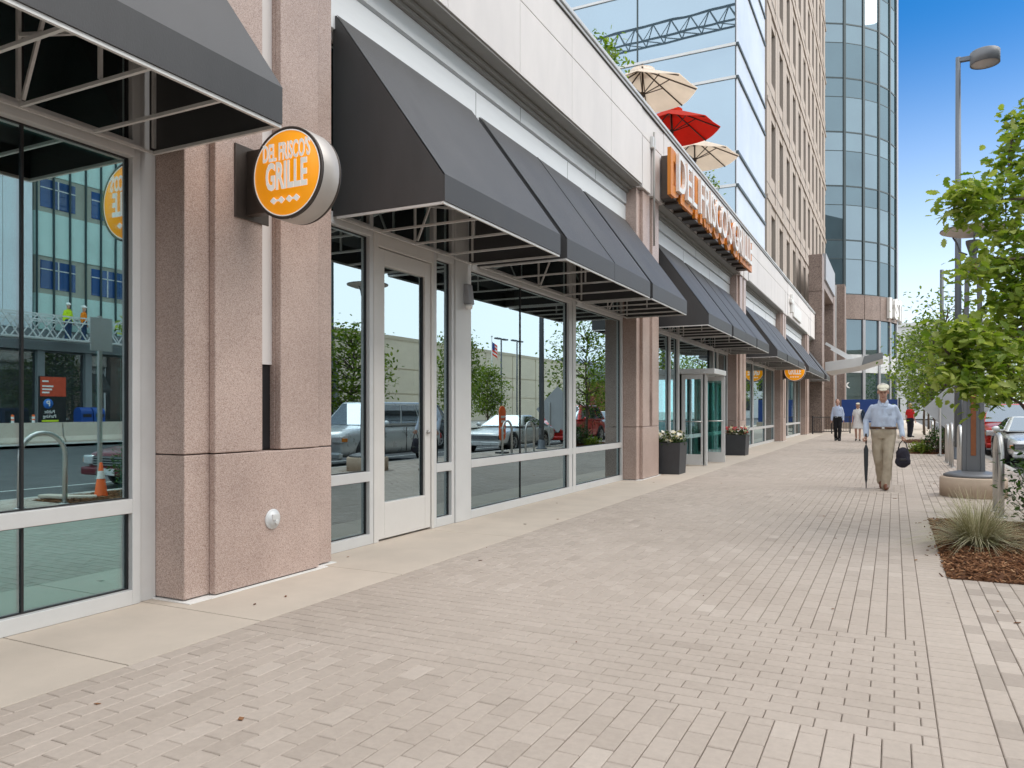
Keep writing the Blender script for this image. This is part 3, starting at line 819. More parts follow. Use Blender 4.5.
# ------------------------------------------------------------------ signs
def blade_sign(yf, xc, zc, r0, label, th=.17):
    r = empty('round_sign', label, 'sign', (PX, yf, zc), 0, 'round orange restaurant signs')
    b = MB()
    b.lathe([(r0 * .985, .004), (r0, .012), (r0, th - .012), (r0 * .985, th - .004)], (xc, yf, zc), 64, (0, 1, 0)); b.build('rim', M['sign_silver'], r)
    for sgn, y_ in ((-1, yf), (1, yf + th)):
        b = MB(); b.lathe([(0, 0), (r0 * .99, 0), (r0 * .99, -.012), (r0 * .93, -.012), (r0 * .93, .0)], (xc, y_ + sgn * .004, zc), 64, (0, -sgn, 0)); 
        b.build('face_ring', M['sign_brown'], r)
        b = MB(); b.lathe([(0, 0), (r0 * .905, 0), (r0 * .905, .01)], (xc, y_ + sgn * .014, zc), 64, (0, -sgn, 0)); b.build('face', M['orange'], r)
        b = MB(); b.lathe([(r0 * .905, 0), (r0 * .93, 0), (r0 * .93, .012), (r0 * .905, .012), (r0 * .905, 0)], (xc, y_ + sgn * .0155, zc), 64, (0, -sgn, 0))
        ux = (-sgn, 0, 0); o = lambda dx, dz: (xc - sgn * dx, y_ + sgn * .0145, zc + dz)
        b.text("DEL FRISCO'S", o(0, r0 * .46), ux, (0, 0, 1), r0 * .52, .005, .024, .43)
        b.text("GRILLE", o(0, -r0 * .07), ux, (0, 0, 1), r0 * .80, .005, .032, .475)
        z_ = -r0 * .57
        for k in (-.34, -.12, .1, .3):
            w_ = .055 * (1 if abs(k) > .05 else 1)
            c = Vector(o(k * r0, z_)); d = r0 * .075
            pts = [c + Vector((d * 1.2, 0, 0)), c + Vector((0, 0, d)), c - Vector((d * 1.2, 0, 0)), c - Vector((0, 0, d))]
            b.prism(pts, (0, sgn * .01, 0))
        for k0, k1 in ((-.34, -.12), (.1, .34)):
            c0, c1 = Vector(o(k0 * r0, z_)), Vector(o(k1 * r0, z_))
            b.prism([c0 + Vector((0, 0, .006)), c1 + Vector((0, 0, .006)), c1 - Vector((0, 0, .006)), c0 - Vector((0, 0, .006))], (0, sgn * .009, 0))
        b.build('lettering', M['glow_white'], r)
    b = MB(); b.box(PX + .012, xc - r0 * .8, yf + .045, yf + th - .045, zc - r0 * .72, zc + r0 * .72); b.build('arm', M['sign_brown'], r, bevel=.006)
    b = MB(); b.box(PX + .0005, PX + .014, yf - .06, yf + th + .10, zc - r0 * .82, zc + r0 * .82); b.build('mounting_plate', M['sign_brown'], r, bevel=.003)
    return r
blade_sign(4.1, -3.80, 2.965, .325, 'round orange restaurant sign on the nearest granite pier')
blade_sign(PIERS[4] + .25, -3.78, 3.0, .44, 'round orange restaurant sign on the far pier, its top hidden by an awning')

r = empty('lettered_sign', 'long raised white lettered sign on orange backing above the entrance', 'sign', (PX + .05, 15.1, 5.9))
SX = PX + .06
b = MB(); b.box(SX + .0, SX + .24, 15.1, 23.7, 5.55, 6.42); b.build('raceway', M['sign_brown'], r, bevel=.01)
b = MB()
words = "DEL FRISCO'S GRILLE"
b.text(words, (SX + .242, 19.4, 5.93), (0, 1, 0), (0, 0, 1), 1.18, .07, .05, .86)
b.box(SX + .2405, SX + .27, 15.1, 23.7, 5.62, 6.36)
b.build('orange_backing', M['orange_flat'], r)
b = MB(); b.text(words, (SX + .315, 19.4, 5.99), (0, 1, 0), (0, 0, 1), 1.10, .07, .0, .86); b.build('lettering', M['white'], r)
for k in range(12):
    b = MB(); b.box(PX + .05, SX + .27, 15.4 + k * .72, 15.75 + k * .72, 5.50, 5.547); b.build('bracket', M['sign_brown'], r)

r = empty('logo_sign', 'small white raised emblem sign high on the far spandrel', 'sign', (PX + .05, 37, 5.9))
b = MB()
b.box(PX + .05, PX + .17, 36.6, 36.85, 5.75, 6.6); b.box(PX + .05, PX + .165, 36.2, 37.2, 6.15, 6.35)
b.build('emblem', M['white'], r, bevel=.03)
b = MB(); b.box(PX + .051, PX + .13, 37.5, 40.6, 5.65, 6.25); b.build('letter_panel', M['white'], r, bevel=.05)

# fittings on the facade
r = empty('hose_connection', 'round silver hose connection cover low on the granite pier', 'cover', (PX, 4.42, .475))
b = MB(); b.lathe([(0, 0), (.078, 0), (.078, .006), (.07, .012), (.055, .014), (.05, .03), (0, .034)], (PX, 4.42, .475), 32, (1, 0, 0)); b.build('plate', M['pale_metal'], r)
b = MB(); b.box(PX + .015, PX + .042, 4.385, 4.455, .47, .515); b.lathe([(0, 0), (.02, 0), (.02, .03), (0, .03)], (PX + .014, 4.43, .455), 16, (1, 0, 0)); b.build('hatch', M['alum'], r, bevel=.004)
r = empty('wall_camera', 'small grey security camera on the silver column by the door', 'camera', (XF + .07, 7.9, 2.6))
b = MB(); b.prism([(XF + .07, 7.84, 2.56), (XF + .16, 7.84, 2.56), (XF + .13, 7.84, 2.8), (XF + .07, 7.84, 2.8)], (0, .11, 0)); b.build('housing', M['grey_metal'], r, bevel=.01)
b = MB(); b.lathe([(0, 0), (.035, .0), (.045, .03), (.045, .06), (0, .06)], (XF + .13, 7.87, 2.5), 20, (0, -.2, 1)); b.build('lens_dome', M['white'], r)
r = empty('wall_light', 'slim bracket light high on the pale upper pier', 'wall light', (PX + .04, PIERS[2] + .65, 6.4))
b = MB(); b.box(PX + .0405, PX + .1, PIERS[2] + .55, PIERS[2] + .75, 6.38, 6.6); b.build('bracket', M['alum'], r, bevel=.01)
b = MB(); b.tube([(PX + .09, PIERS[2] + .65, 6.7), (PX + .09, PIERS[2] + .65, 4.5)], .02, 8); b.build('rod', M['soffit'], r)

# ------------------------------------------------------------------ foliage helpers
def leaf_shape(kind):
    if kind == 'oak':
        half = [(0, 0), (.06, .12), (.20, .2), (.14, .30), (.30, .42), (.20, .52), (.30, .66), (.17, .74), (.16, .88), (0, 1.)]
    elif kind == 'oval': half = [(0, 0), (.2, .3), (.2, .65), (0, 1.)]
    else: half = [(0, 0), (.28, .35), (.2, .75), (0, 1.)]
    return half
def leaves(b, centers, size, per, spread, kind, rs, down=.3, tone=(0.5, .22)):
    half = leaf_shape(kind)
    for (c, sc) in centers:
        for k in range(per):
            d = Vector((rs.gauss(0, 1), rs.gauss(0, 1), rs.gauss(0, .8)))
            p = Vector(c) + d * spread * sc * .55
            L = size * rs.uniform(.65, 1.2)
            ax = Vector((rs.gauss(0, 1), rs.gauss(0, 1), rs.gauss(-down, .5))).normalized()
            nrm = Vector((rs.gauss(0, .6), rs.gauss(0, .6), 1)).normalized()
            sd = ax.cross(nrm)
            if sd.length < .1: continue
            sd.normalize(); nn = sd.cross(ax)
            fold = rs.uniform(.1, .45); curl = rs.uniform(-.25, .1)
            right = [p + ax * (t * L) + sd * (w_ * L) + nn * (w_ * L * fold + curl * L * t * t) for w_, t in half]
            left = [p + ax * (t * L) - sd * (w_ * L) + nn * (w_ * L * fold + curl * L * t * t) for w_, t in half]
            mid = [p + ax * (t * L) + nn * (curl * L * t * t) for w_, t in half]
            n = len(half)
            b.c = min(1, max(0, rs.gauss(*tone)))
            if n <= 4:
                b.add(right[:-1] + [right[-1]] + left[1:-1][::-1], [tuple(range(n + n - 2))], False)
            else:
                vs = right + left + mid; fs = []
                for i in range(n - 1):
                    fs.append((2 * n + i, i, i + 1, 2 * n + i + 1)); fs.append((n + i, 2 * n + i, 2 * n + i + 1, n + i + 1))
                b.add(vs, fs, False)
def branch(b, p0, p1, r0, r1, rs, n=5, wob=.08):
    p0, p1 = Vector(p0), Vector(p1); L = (p1 - p0).length
    pts = []
    for i in range(n + 1):
        t = i / n
        o = Vector((rs.uniform(-1, 1), rs.uniform(-1, 1), rs.uniform(-1, 1))) * wob * L * math.sin(PI * t)
        pts.append(p0.lerp(p1, t) + o + Vector((0, 0, .06 * L * math.sin(PI * t))))
    b.tube(pts, [r0 + (r1 - r0) * i / n for i in range(n + 1)], 7)
    return pts
def tree(name, label, x, y, h, rad, zc0, leafm, lsize, nclump, per, kind='mid', seed=1, group=None, trunk_r=.07, loc_z=0., tone=(.5, .22), spread=.42):
    rs = random.Random(seed)
    r = empty(name, label, 'tree', (x, y, loc_z), 0, group)
    t = MB(); top = Vector((x + rs.uniform(-.1, .1), y + rs.uniform(-.1, .1), loc_z + h * .82))
    tp = branch(t, (x, y, loc_z - .05), top, trunk_r, trunk_r * .25, rs, 7, .02)
    cl = []
    for k in range(nclump):
        u = (k + .5) / nclump
        a = k * 2.399 + rs.uniform(-.4, .4)
        z = loc_z + zc0 + (h - zc0) * u
        q = math.sin(PI * (.12 + .80 * u)) ** .8
        rr = rad * q * rs.uniform(.45, 1.05)
        c = Vector((x + rr * math.cos(a), y + rr * math.sin(a), z + rs.uniform(-.2, .2)))
        cl.append((c, rs.uniform(.7, 1.25)))
        i = min(len(tp) - 1, max(1, int((z - loc_z - .35 * rr) / (h * .82) * 7)))
        branch(t, tp[i], c, trunk_r * .32, trunk_r * .07, rs, 3, .06)
    tr = t.build('trunk', M['bark'], r)
    f = MB(); leaves(f, cl, lsize, per, rad * spread, kind, rs, .3, tone)
    f.build('crown', leafm, r, attr=True, recalc=False)
    return r

# near oak: its trunk stands in the first bed, a branch reaches over the walk
rs = random.Random(11)
OX, OY = 1.80, 10.2
r = empty('oak_tree', 'nearest leafy oak whose lobed leaf branches hang over the walk', 'tree', (OX, OY, 0))
t = MB()
trunk = branch(t, (OX, OY, -.02), (OX + .1, OY + .1, 6.2), .095, .03, rs, 8, .015)
def cpt(u, v, Zc):      # a place given by its bearing and distance from the photographer
    a = (u - 512) / F
    return Vector((Zc * (a * math.cos(TH) - math.sin(TH)), Zc * (a * math.sin(TH) + math.cos(TH)), 1.3 + (411 - v) * Zc / F))
limbs = [  # (limb tip, twigs along it)
    [(1012, 140, 6.2), (1000, 160, 6.2), (1015, 118, 6.3), (1005, 185, 6.0), (1022, 168, 6.1), (1018, 205, 6.2), (996, 205, 6.1)],
    [(965, 205, 5.9), (948, 197, 5.8), (975, 190, 6.0), (985, 212, 6.0), (1000, 235, 6.0), (962, 190, 5.8), (955, 214, 5.9)],
    [(1012, 300, 5.9), (1005, 285, 5.9), (1022, 262, 5.9), (1018, 318, 5.9), (1000, 300, 5.8), (1026, 290, 5.9)],
    [(985, 255, 5.8), (970, 268, 5.7), (1005, 262, 5.9), (1015, 285, 6.0), (1010, 240, 6.0), (985, 272, 5.9), (1020, 225, 6.0)],
    [(975, 330, 5.6), (955, 335, 5.5), (1000, 320, 5.8), (985, 350, 5.6), (1015, 330, 5.9), (965, 352, 5.6), (1010, 305, 5.9)],
    [(945, 350, 5.6), (930, 345, 5.7), (940, 368, 5.6), (955, 372, 5.5), (925, 362, 5.8), (942, 332, 5.6)],
    [(975, 385, 5.4), (962, 385, 5.4), (990, 395, 5.5), (985, 372, 5.5), (972, 365, 5.5)],
    [(1015, 375, 5.5), (1000, 360, 5.6), (1020, 350, 5.7), (995, 340, 5.7), (1030, 385, 5.5)],
]
KZ = 1.38
cl = []
for L in limbs:
    tip = cpt(L[0][0], L[0][1], L[0][2] * KZ); zb = max(1.5, min(5.6, tip.z - .3))
    i = min(7, max(1, int(zb / 6.2 * 8)))
    lp = branch(t, trunk[i], tip, .028, .008, rs, 5, .05)
    for q in L:
        c = cpt(q[0] + max(0, 965 - q[0]) * .45 + 4, q[1], q[2] * KZ); cl.append((c, rs.uniform(.7, 1.15)))
        near = min(lp, key=lambda p: (p - c).length)
        branch(t, near, c, .008, .003, rs, 2, .06)
for k in range(60):        # the rest of the crown, over the kerb and the street
    a = rs.uniform(-1.5, 1.5); z = rs.uniform(2.2, 6.6); rr = 1.9 * math.sin(PI * min(.95, .25 + (z - 2.0) / 5. * .7)) * rs.uniform(.4, 1)
    c = Vector((OX + .15 + rr * math.cos(a), OY + .1 + rr * math.sin(a), z))
    if c.y < 9.5: continue
    cl.append((c, 1.2))
    branch(t, trunk[min(8, int(z / 6.2 * 8))], c, .016, .004, rs, 3, .06)
t.build('trunk', M['bark'], r)
f = MB(); leaves(f, cl, .118, 78, .205, 'oak', rs, .2, (.76, .22)); f.build('crown', M['oakleaf'], r, attr=True, recalc=False)

ST = 'street trees along the kerb'
tree('street_tree', 'young street tree in the middle planting bed behind the diamond sign', 1.5, 28, 4.9, 1.4, 1.5, M['treeleaf'], .15, 60, 34, 'mid', 3, ST, .06)
tree('street_tree', 'street tree in the farthest planting bed beside the person in red', 1.45, 36.5, 5.0, 1.5, 1.6, M['treeleaf'], .17, 60, 30, 'mid', 5, ST, .07)
tree('street_tree', 'distant street tree right of the round glass tower', 1.5, 48, 5.6, 1.7, 1.8, M['treeleaf'], .2, 55, 26, 'mid', 8, ST, .07)
tree('street_tree', 'farthest street tree, in front of the white building', 2.2, 62, 6., 2.1, 1.9, M['treeleaf'], .26, 50, 26, 'mid', 9, ST, .08)

def shrub(name, label, x, y, z, rad, h, leafm, lsize, n, seed, cat='shrub', tone=(.45, .25), kind='oval', group=None):
    rs = random.Random(seed); r = empty(name, label, cat, (x, y, z), 0, group)
    s = MB(); cl = []
    for k in range(n):
        a = rs.uniform(0, 2 * PI); q = math.sqrt(rs.random()) * rad; zz = z + h * (.15 + .85 * rs.random()) * (1 - .25 * (q / rad) ** 2)
        c = Vector((x + q * math.cos(a), y + q * math.sin(a), zz)); cl.append((c, 1))
        s.tube([(x + q * .2 * math.cos(a), y + q * .2 * math.sin(a), z - .02), c], [.007, .003], 5)
    s.build('stem', M['bark'], r)
    f = MB(); leaves(f, cl, lsize, 16, rad * .45, kind, rs, -.2, tone); f.build('foliage', leafm, r, attr=True, recalc=False)
    return r
shrub('shrub', 'glossy green shrub at the right edge behind the pale grass tuft', 1.53, 10.15, .02, .42, .85, M['darkleaf'], .07, 90, 21, tone=(.65, .25))
shrub('shrub', 'dark green shrub beside the traffic cone, mirrored in the left window', 1.72, 8.35, .02, .3, .75, M['darkleaf'], .06, 70, 22, tone=(.5, .25))
shrub('shrub', 'low dark shrub beside the post of the diamond sign', 1.25, 26.6, .02, .4, .8, M['darkleaf'], .09, 60, 23)
shrub('shrub', 'low bright green plant at the corner of the middle bed', .75, 26.6, .02, .28, .3, M['treeleaf'], .09, 40, 24, tone=(.7, .2))
shrub('shrub', 'small green shrub on the roof terrace beyond the far cream parasol', -4.95, 22.2, 6.95, .42, 1.25, M['treeleaf'], .1, 60, 25)
shrub('shrub', 'green plant on the roof terrace at the top of the photo', -5.4, 14.6, 6.95, .5, 2.0, M['treeleaf'], .12, 70, 26)

# pale ornamental grass tuft
rs = random.Random(5); b = MB()
gx, gy = .70, 8.35
for k in range(1500):
    a = rs.uniform(0, 2 * PI); q = rs.random() ** .7 * .09
    p = Vector((gx + q * math.cos(a), gy + q * math.sin(a), .02))
    out = rs.uniform(.25, 1.55); L = rs.uniform(.38, .70)
    d = Vector((math.cos(a + rs.gauss(0, .5)), math.sin(a + rs.gauss(0, .5)), 0))
    s = Vector((-d.y, d.x, 0)); wd = rs.uniform(.0022, .0045)
    pts = []
    for j in range(5):
        u = j / 4
        pts.append(p + d * (L * out * .8 * (u * .6 + .4 * u * u)) + Vector((0, 0, L * (u * (1.05 - .25 * out) - .42 * out * u * u))))
    b.c = min(1, max(0, rs.gauss(.62, .28)))
    vs = []
    for j, q_ in enumerate(pts):
        ww = wd * (1 - .85 * j / 4); q_.z = max(q_.z, .03); vs += [q_ - s * ww, q_ + s * ww]
    b.add(vs, [(2 * j, 2 * j + 1, 2 * j + 3, 2 * j + 2) for j in range(4)], False)
tag(b.build('ornamental_grass', M['grass'], attr=True, recalc=False), 'pale tuft of ornamental grass in the bark mulch', 'grass tuft')

# ------------------------------------------------------------------ planters with flowers
def planter(x0, x1, y0, y1, h, label):
    r = empty('planter', label, 'planter', ((x0 + x1) / 2, (y0 + y1) / 2, 0), 0, 'charcoal planters at the entrance')
    t = .03; b = MB()
    # tapered hollow box
    e = .03
    ring = lambda xa, xb, ya, yb, z: [(xa, ya, z), (xb, ya, z), (xb, yb, z), (xa, yb, z)]
    b.loft([ring(x0 + e, x1 - e, y0 + e, y1 - e, .0), ring(x0, x1, y0, y1, h), ring(x0 + t, x1 - t, y0 + t, y1 - t, h), ring(x0 + t, x1 - t, y0 + t, y1 - t, h - .06)], True, True, False)
    b.build('box', M['pot'], r, bevel=.006)
    b = MB(); b.box(x0 + t + .002, x1 - t - .002, y0 + t + .002, y1 - t - .002, h - .1, h - .035); b.build('soil', M['soil'], r)
    return r
def flowers(x0, x1, y0, y1, z, cols, label, seed, n):
    rs = random.Random(seed); r = empty('flowers', label, 'flowers', ((x0 + x1) / 2, (y0 + y1) / 2, z), 0, 'flowers in the planters')
    f = MB(); cl = []; hd = {c: MB() for c in cols}
    for k in range(n):
        c = Vector((rs.uniform(x0, x1), rs.uniform(y0, y1), z + rs.uniform(.05, .25))); cl.append((c - Vector((0, 0, .05)), 1))
        m = hd[rs.choice(cols)]
        nrm = Vector((rs.gauss(.2, .5), rs.gauss(-.3, .5), 1)).normalized(); a = nrm.orthogonal().normalized(); bb = nrm.cross(a); rr = rs.uniform(.035, .065)
        for j in range(5):
            t0 = 2 * PI * j / 5 + k; d = a * math.cos(t0) + bb * math.sin(t0); e = nrm.cross(d)
            m.add([c, c + d * rr * .6 + e * rr * .45 + nrm * .01, c + d * rr + nrm * .004, c + d * rr * .6 - e * rr * .45 + nrm * .01], [(0, 1, 2, 3)], False)
    leaves(f, cl, .06, 10, .1, 'oval', rs, 0)
    f.build('foliage', M['darkleaf'], r, attr=True, recalc=False)
    for c, m in hd.items(): m.build('blossom', M[c], r, recalc=False)
planter(-4.5, -3.9, 15.5, 16.1, .65, 'charcoal planter with white flowers beside the second granite pier')
flowers(-4.47, -3.92, 15.52, 16.08, .62, ['petal_w', 'petal_w', 'petal_y'], 'white flowers in the nearer planter', 31, 110)
planter(-4.5, -3.85, 22.95, 23.6, .60, 'charcoal planter with pink and cream flowers beyond the entrance')
flowers(-4.47, -3.88, 22.97, 23.57, .57, ['petal_r', 'petal_y', 'petal_w'], 'low pink and cream flowers in the farther planter', 32, 80)

# ------------------------------------------------------------------ terrace parasols
def parasol(x, y, zt, m, label, rad=1.3, rot=.2):
    r = empty('parasol', label, 'parasol', (x, y, 6.95), 0, 'parasols on the roof terrace')
    n = 8; b = MB(); NR = 5
    def pt(k, j, dz=0.):
        a = rot + 2 * PI * k / (n * 4); u = j / NR
        seg = (k % 4) / 4.; scal = 1 - .07 * math.sin(PI * seg) * u
        return Vector((x + rad * u * scal * math.cos(a), y + rad * u * scal * math.sin(a), zt - .62 * u - .03 * math.sin(PI * seg) * u + dz))
    for dz in (0, -.012):
        vs = [pt(k, j, dz) for j in range(NR + 1) for k in range(n * 4)]; fs = []
        for j in range(NR):
            for k in range(n * 4):
                k2 = (k + 1) % (n * 4); fs.append((j * n * 4 + k, j * n * 4 + k2, (j + 1) * n * 4 + k2, (j + 1) * n * 4 + k))
        b.add(vs, fs, False)
    # vent cap
    b.lathe([(.0, .05), (.3, -.06), (.3, -.09)], (x, y, zt), 16)
    b.build('canopy', m, r, recalc=False)
    b = MB(); b.tube([(x, y, 6.95), (x, y, zt + .1)], .022, 8); b.build('pole', M['dark_wood'], r)
    for k in range(n):
        a = rot + 2 * PI * k / n
        d = Vector((math.cos(a), math.sin(a), 0)); b = MB()
        b.bar(Vector((x, y, zt - .035)), Vector((x, y, zt - .655)) + d * rad * .98, .02, .028)
        b.bar(Vector((x, y, zt - .65)), Vector((x, y, zt - .35)) + d * rad * .5, .016, .022)
        b.build('rib', M['dark_wood'], r)
    b = MB(); b.lathe([(0, 0), (.06, 0), (.06, .1), (0, .1)], (x, y, zt - .7), 12); b.build('runner', M['dark_wood'], r)
    b = MB(); b.lathe([(0, 0), (.3, 0), (.28, .06), (.05, .1), (0, .1)], (x, y, 6.955), 20); b.build('foot', M['black'], r)
parasol(-5.45, 18.0, 9.6, M['cream_cloth'], 'nearest cream parasol on the roof terrace')
parasol(-5.45, 20.7, 9.58, M['red_cloth'], 'red parasol between two cream parasols on the roof terrace')
parasol(-5.42, 23.3, 9.58, M['cream_cloth'], 'far cream parasol behind the red one')

# ------------------------------------------------------------------ buildings behind
# glass office block with white edge
GY, GX = 29.7, -5.3
r = empty('glass_office', 'pale glass office block behind the roof terrace parasols', 'building', (-9, 33, 0))
b = MB(); b.box(-19.5, GX - .06, GY + .06, 37, 6.96, 44); b.build('core', M['const_grey'], r)
# facing glass (towards the terrace)
levels = [7.0 + 1.55 * 0]
z = 7.0; k = 0
zs = [7.0]
while z < 42: 
    z += (2.85 if k % 2 == 0 else 1.25); zs.append(z); k += 1
xs = [GX - .06, -9.2, -13.2, -16.6]
for i in range(len(zs) - 1):
    for xa, xb in zip(xs[:-1], xs[1:]):
        b = MB(); b.box(xb + .03, xa - .03, GY + .02, GY + .06, zs[i] + .05, zs[i + 1] - .05); b.build('window', M['paleglass'], r)
b = MB()
for z in zs: b.box(-16.7, GX - .05, GY - .03, GY + .055, z - .05, z + .05)
b.build('rail', M['pale_metal'], r)
b = MB()
for x in xs[1:]: b.box(x - .03, x + .03, GY + .0, GY + .0545, 7, 44)
b.build('mullion', M['mullion'], r)
# street face: bands coloured white for the bright sky the glass mirrors
for i in range(len(zs) - 1):
    b = MB(); b.box(GX - .05, GX, GY + .06, 36.6, zs[i] + .06, zs[i + 1] - .06); b.build('window', M['sky_white'], r)
b = MB()
for z in zs: b.box(GX - .05, GX + .05, GY + .0, 36.6, z - .055, z + .055)
b.build('band', M['mullion'], r)
b = MB(); b.box(-20.5, -16.75, GY - .6, GY + 2, 6.96, 44); b.build('wing_wall', M['tan'], r)

# tan office tower
TX = -5.25; TY0, TY1 = 36.9, 71
r = empty('tan_office', 'tall tan precast office building with narrow paired windows', 'building', (-9, 54, 0))
b = MB(); b.box(-20, TX - .25, TY0, TY1, 6.96, 46); b.build('wall', M['tan'], r)
FH = 4.55; Z0 = 8.0
COLS = []
yy = TY0 + 1.1
pitch = 2.9
nC = int((TY1 - TY0 - 1) / pitch)
fac = MB()
for i in range(nC + 1):
    ya = TY0 + i * pitch - (.0 if i else 0)
    fac.box(TX - .25, TX, max(TY0, ya), ya + 1.45, 6.97, 46)       # piers between windows
for kf in range(9):
    zb = Z0 + kf * FH
    fac.box(TX - .249, TX - .03, TY0 + .01, TY1, zb + 2.75, zb + FH)          # spandrels
    fac.box(TX - .0295, TX + .05, TY0 + .01, TY1, zb + 3.15, zb + 3.35)        # string course
fac.box(TX - .249, TX - .03, TY0 + .01, TY1, 6.98, Z0)
for zj in range(9):
    pass
fac.build('facing', M['tan'], r)
jb = MB()
for i in range(nC + 1):
    ya = TY0 + i * pitch + .72
    jb.box(TX - .01, TX + .002, ya, ya + .03, 7, 46)
for kf in range(9): jb.box(TX - .01, TX + .003, TY0, TY1, Z0 + kf * FH + 3.9, Z0 + kf * FH + 3.94)
jb.build('panel_joint', M['joint'], r)
for kf in range(8):
    for i in range(nC):
        ya, yb = TY0 + i * pitch + 1.46, TY0 + (i + 1) * pitch - .01
        zb = Z0 + kf * FH
        w_ = MB(); w_.box(TX - .248, TX - .2, ya, yb, zb, zb + .07); w_.box(TX - .248, TX - .2, ya, yb, zb + 2.68, zb + 2.75); w_.box(TX - .248, TX - .2, ya, yb, zb + 1.9, zb + 1.97)
        w_.box(TX - .247, TX - .201, (ya + yb) / 2 - .04, (ya + yb) / 2 + .04, zb + .07, zb + 2.68)
        wo = w_.build('window', M['mullion'], r)
        p = MB(); p.box(TX - .2475, TX - .225, ya + .01, yb - .01, zb + .01, zb + 2.74); p.build('pane', M['darkglass'], wo)

# brown stone portal at the end of the shops
r = empty('stone_portal', 'brown stone entrance portal between the shops and the round tower', 'portal', (-4.5, 52, 0))
b = MB()
for z0, z1 in ((0, 2.9), (2.92, 5.9), (5.92, 8.4), (8.42, 10.6)):
    b.box(-4.55, -3.8, 48.7, 50.2, z0, z1); b.box(-6, -3.8, 58.2, 59.8, z0, z1)
b.box(-4.55, -3.82, 50.2, 58.2, 8.8, 10.55)
b.build('leg', M['granite_dark'], r, bevel=.01)
b = MB(); b.box(-6.3, -6, 50.3, 64, 0, 10.4); b.box(-6.2, -5.2, 59.8, 64, 0, 12); b.build('recess_wall', M['granite_dark'], r)
b = MB(); b.box(-3.9, -3.7, 50.25, 58.1, 9.3, 10.9); b.build('parapet', M['grey_metal'], r)
b = MB()
for k in range(3): b.box(-5.99, -5.93, 51 + k * 2.2, 51.12 + k * 2.2, 0.01, 3.4)
b.box(-5.99, -5.93, 51, 57.8, 3.3, 3.42); b.build('door_frame', M['pale_metal'], r)
r = empty('entrance_canopy', 'white wedge shaped steel canopy over the portal entrance', 'canopy', (-3.8, 54, 3.7))
b = MB(); b.prism([(-3.8, 50.8, 3.7), (-1.9, 50.8, 4.0), (-.6, 50.8, 4.42), (-.62, 50.8, 4.78), (-2.2, 50.8, 4.5), (-3.8, 50.8, 4.3)], (0, 5.4, 0)); b.build('slab', M['pale_metal'], r, bevel=.02)
b = MB(); b.prism([(-1.75, 50.75, 4.06), (-.58, 50.75, 4.44), (-.6, 50.75, 4.80), (-1.6, 50.75, 4.62)], (0, .045, 0)); b.build('end_panel', M['const_grey'], r)
b = MB(); b.bar((-3.8, 51.2, 5.5), (-2.2, 51.2, 4.47), .12, .16); b.bar((-3.8, 55.8, 5.5), (-2.2, 55.8, 4.47), .12, .16); b.build('strut', M['white_fascia'], r)

# round glass tower
CX, CY, CR = -9.75, 80., 10.
r = empty('round_tower', 'round glass office tower with brown stone band', 'tower', (CX, CY, 0))
DA = R(11.2)
angs = [R(9) + DA * k for k in range(0, 9)]
def cyl(a, rr, z): return (CX + rr * math.cos(a), CY - rr * math.sin(a), z)
def arc(name, a0, a1, rr, t, z0, z1, m, n=4, bevel=0):
    b = MB(); rings = []
    for k in range(n + 1):
        a = a0 + (a1 - a0) * k / n
        rings.append([cyl(a, rr - t, z0), cyl(a, rr, z0), cyl(a, rr, z1), cyl(a, rr - t, z1)])
    b.loft(rings, True, True, False)
    return b.build(name, m, r, bevel=bevel)
arc('core', -PI, PI, CR - .4, .5, 0, 46, M['const_grey'], 60)
zb = [(12.05, 12.05 + 3.1)]
z = 12.05
FT = 4.66
for kf in range(8):
    z0 = 11.40 + kf * FT
    for a0, a1 in zip(angs[:-1], angs[1:]):
        arc('window', a0 + .004, a1 - .004, CR, .08, z0 + .04, z0 + 3.0, rnd.choice([M['towerglass'], M['towerglass'], M['towerglass2']]), 1)  # darker panes scattered at random imitate dark reflections
        arc('spandrel_glass', a0 + .004, a1 - .004, CR - .005, .08, z0 + 3.05, z0 + FT - .04, M['towerglass2'] if kf % 2 else M['towerglass'], 1)
b = MB()
for a in angs:
    p0, p1 = Vector(cyl(a, CR + .03, 0)), Vector(cyl(a, CR + .03, 46))
    d = Vector((math.cos(a), -math.sin(a), 0))
    b.bar(Vector(cyl(a, CR, 11.45)), Vector(cyl(a, CR, 46)), .22, .16, up=d)
b.build('mullion', M['mullion'], r)
for kf in range(8):
    z0 = 11.40 + kf * FT
    arc('transom', angs[0], angs[-1], CR + .03, .1, z0 - .06, z0 + .06, M['mullion'], 8)
    arc('transom', angs[0], angs[-1], CR + .02, .1, z0 + 3.0, z0 + 3.06, M['mullion'], 8)
arc('corner_fin', R(-8), angs[0] - .005, CR + .12, .6, 0, 46, M['grey_metal'], 3)
for a0, a1 in zip(angs[:-1], angs[1:]): arc('stone_band', a0 + .003, a1 - .003, CR + .15, .4, 9.25, 11.35, M['granite_dark'], 2)
arc('stone_band_core', angs[0], angs[-1], CR + .12, .3, 9.27, 11.33, M['joint'], 12)
for z0, z1 in ((6.22, 9.2), (1.8, 4.6)):
    for a0, a1 in zip(angs[:-1], angs[1:]): arc('window', a0 + .01, a1 - .01, CR, .08, z0, z1, M['towerglass2'], 1)
arc('pale_band', angs[0], angs[-1], CR + .06, .3, 4.62, 6.2, M['pale_metal'], 12)
arc('plinth', R(-8), angs[-1], CR + .08, .3, 0, 1.78, M['pale_metal'], 12)
b = MB()
for a in angs:
    d = Vector((math.cos(a), -math.sin(a), 0)); b.bar(Vector(cyl(a, CR + .02, 1.8)), Vector(cyl(a, CR + .02, 9.22)), .28, .2, up=d)
b.build('lower_mullion', M['grey_metal'], r)
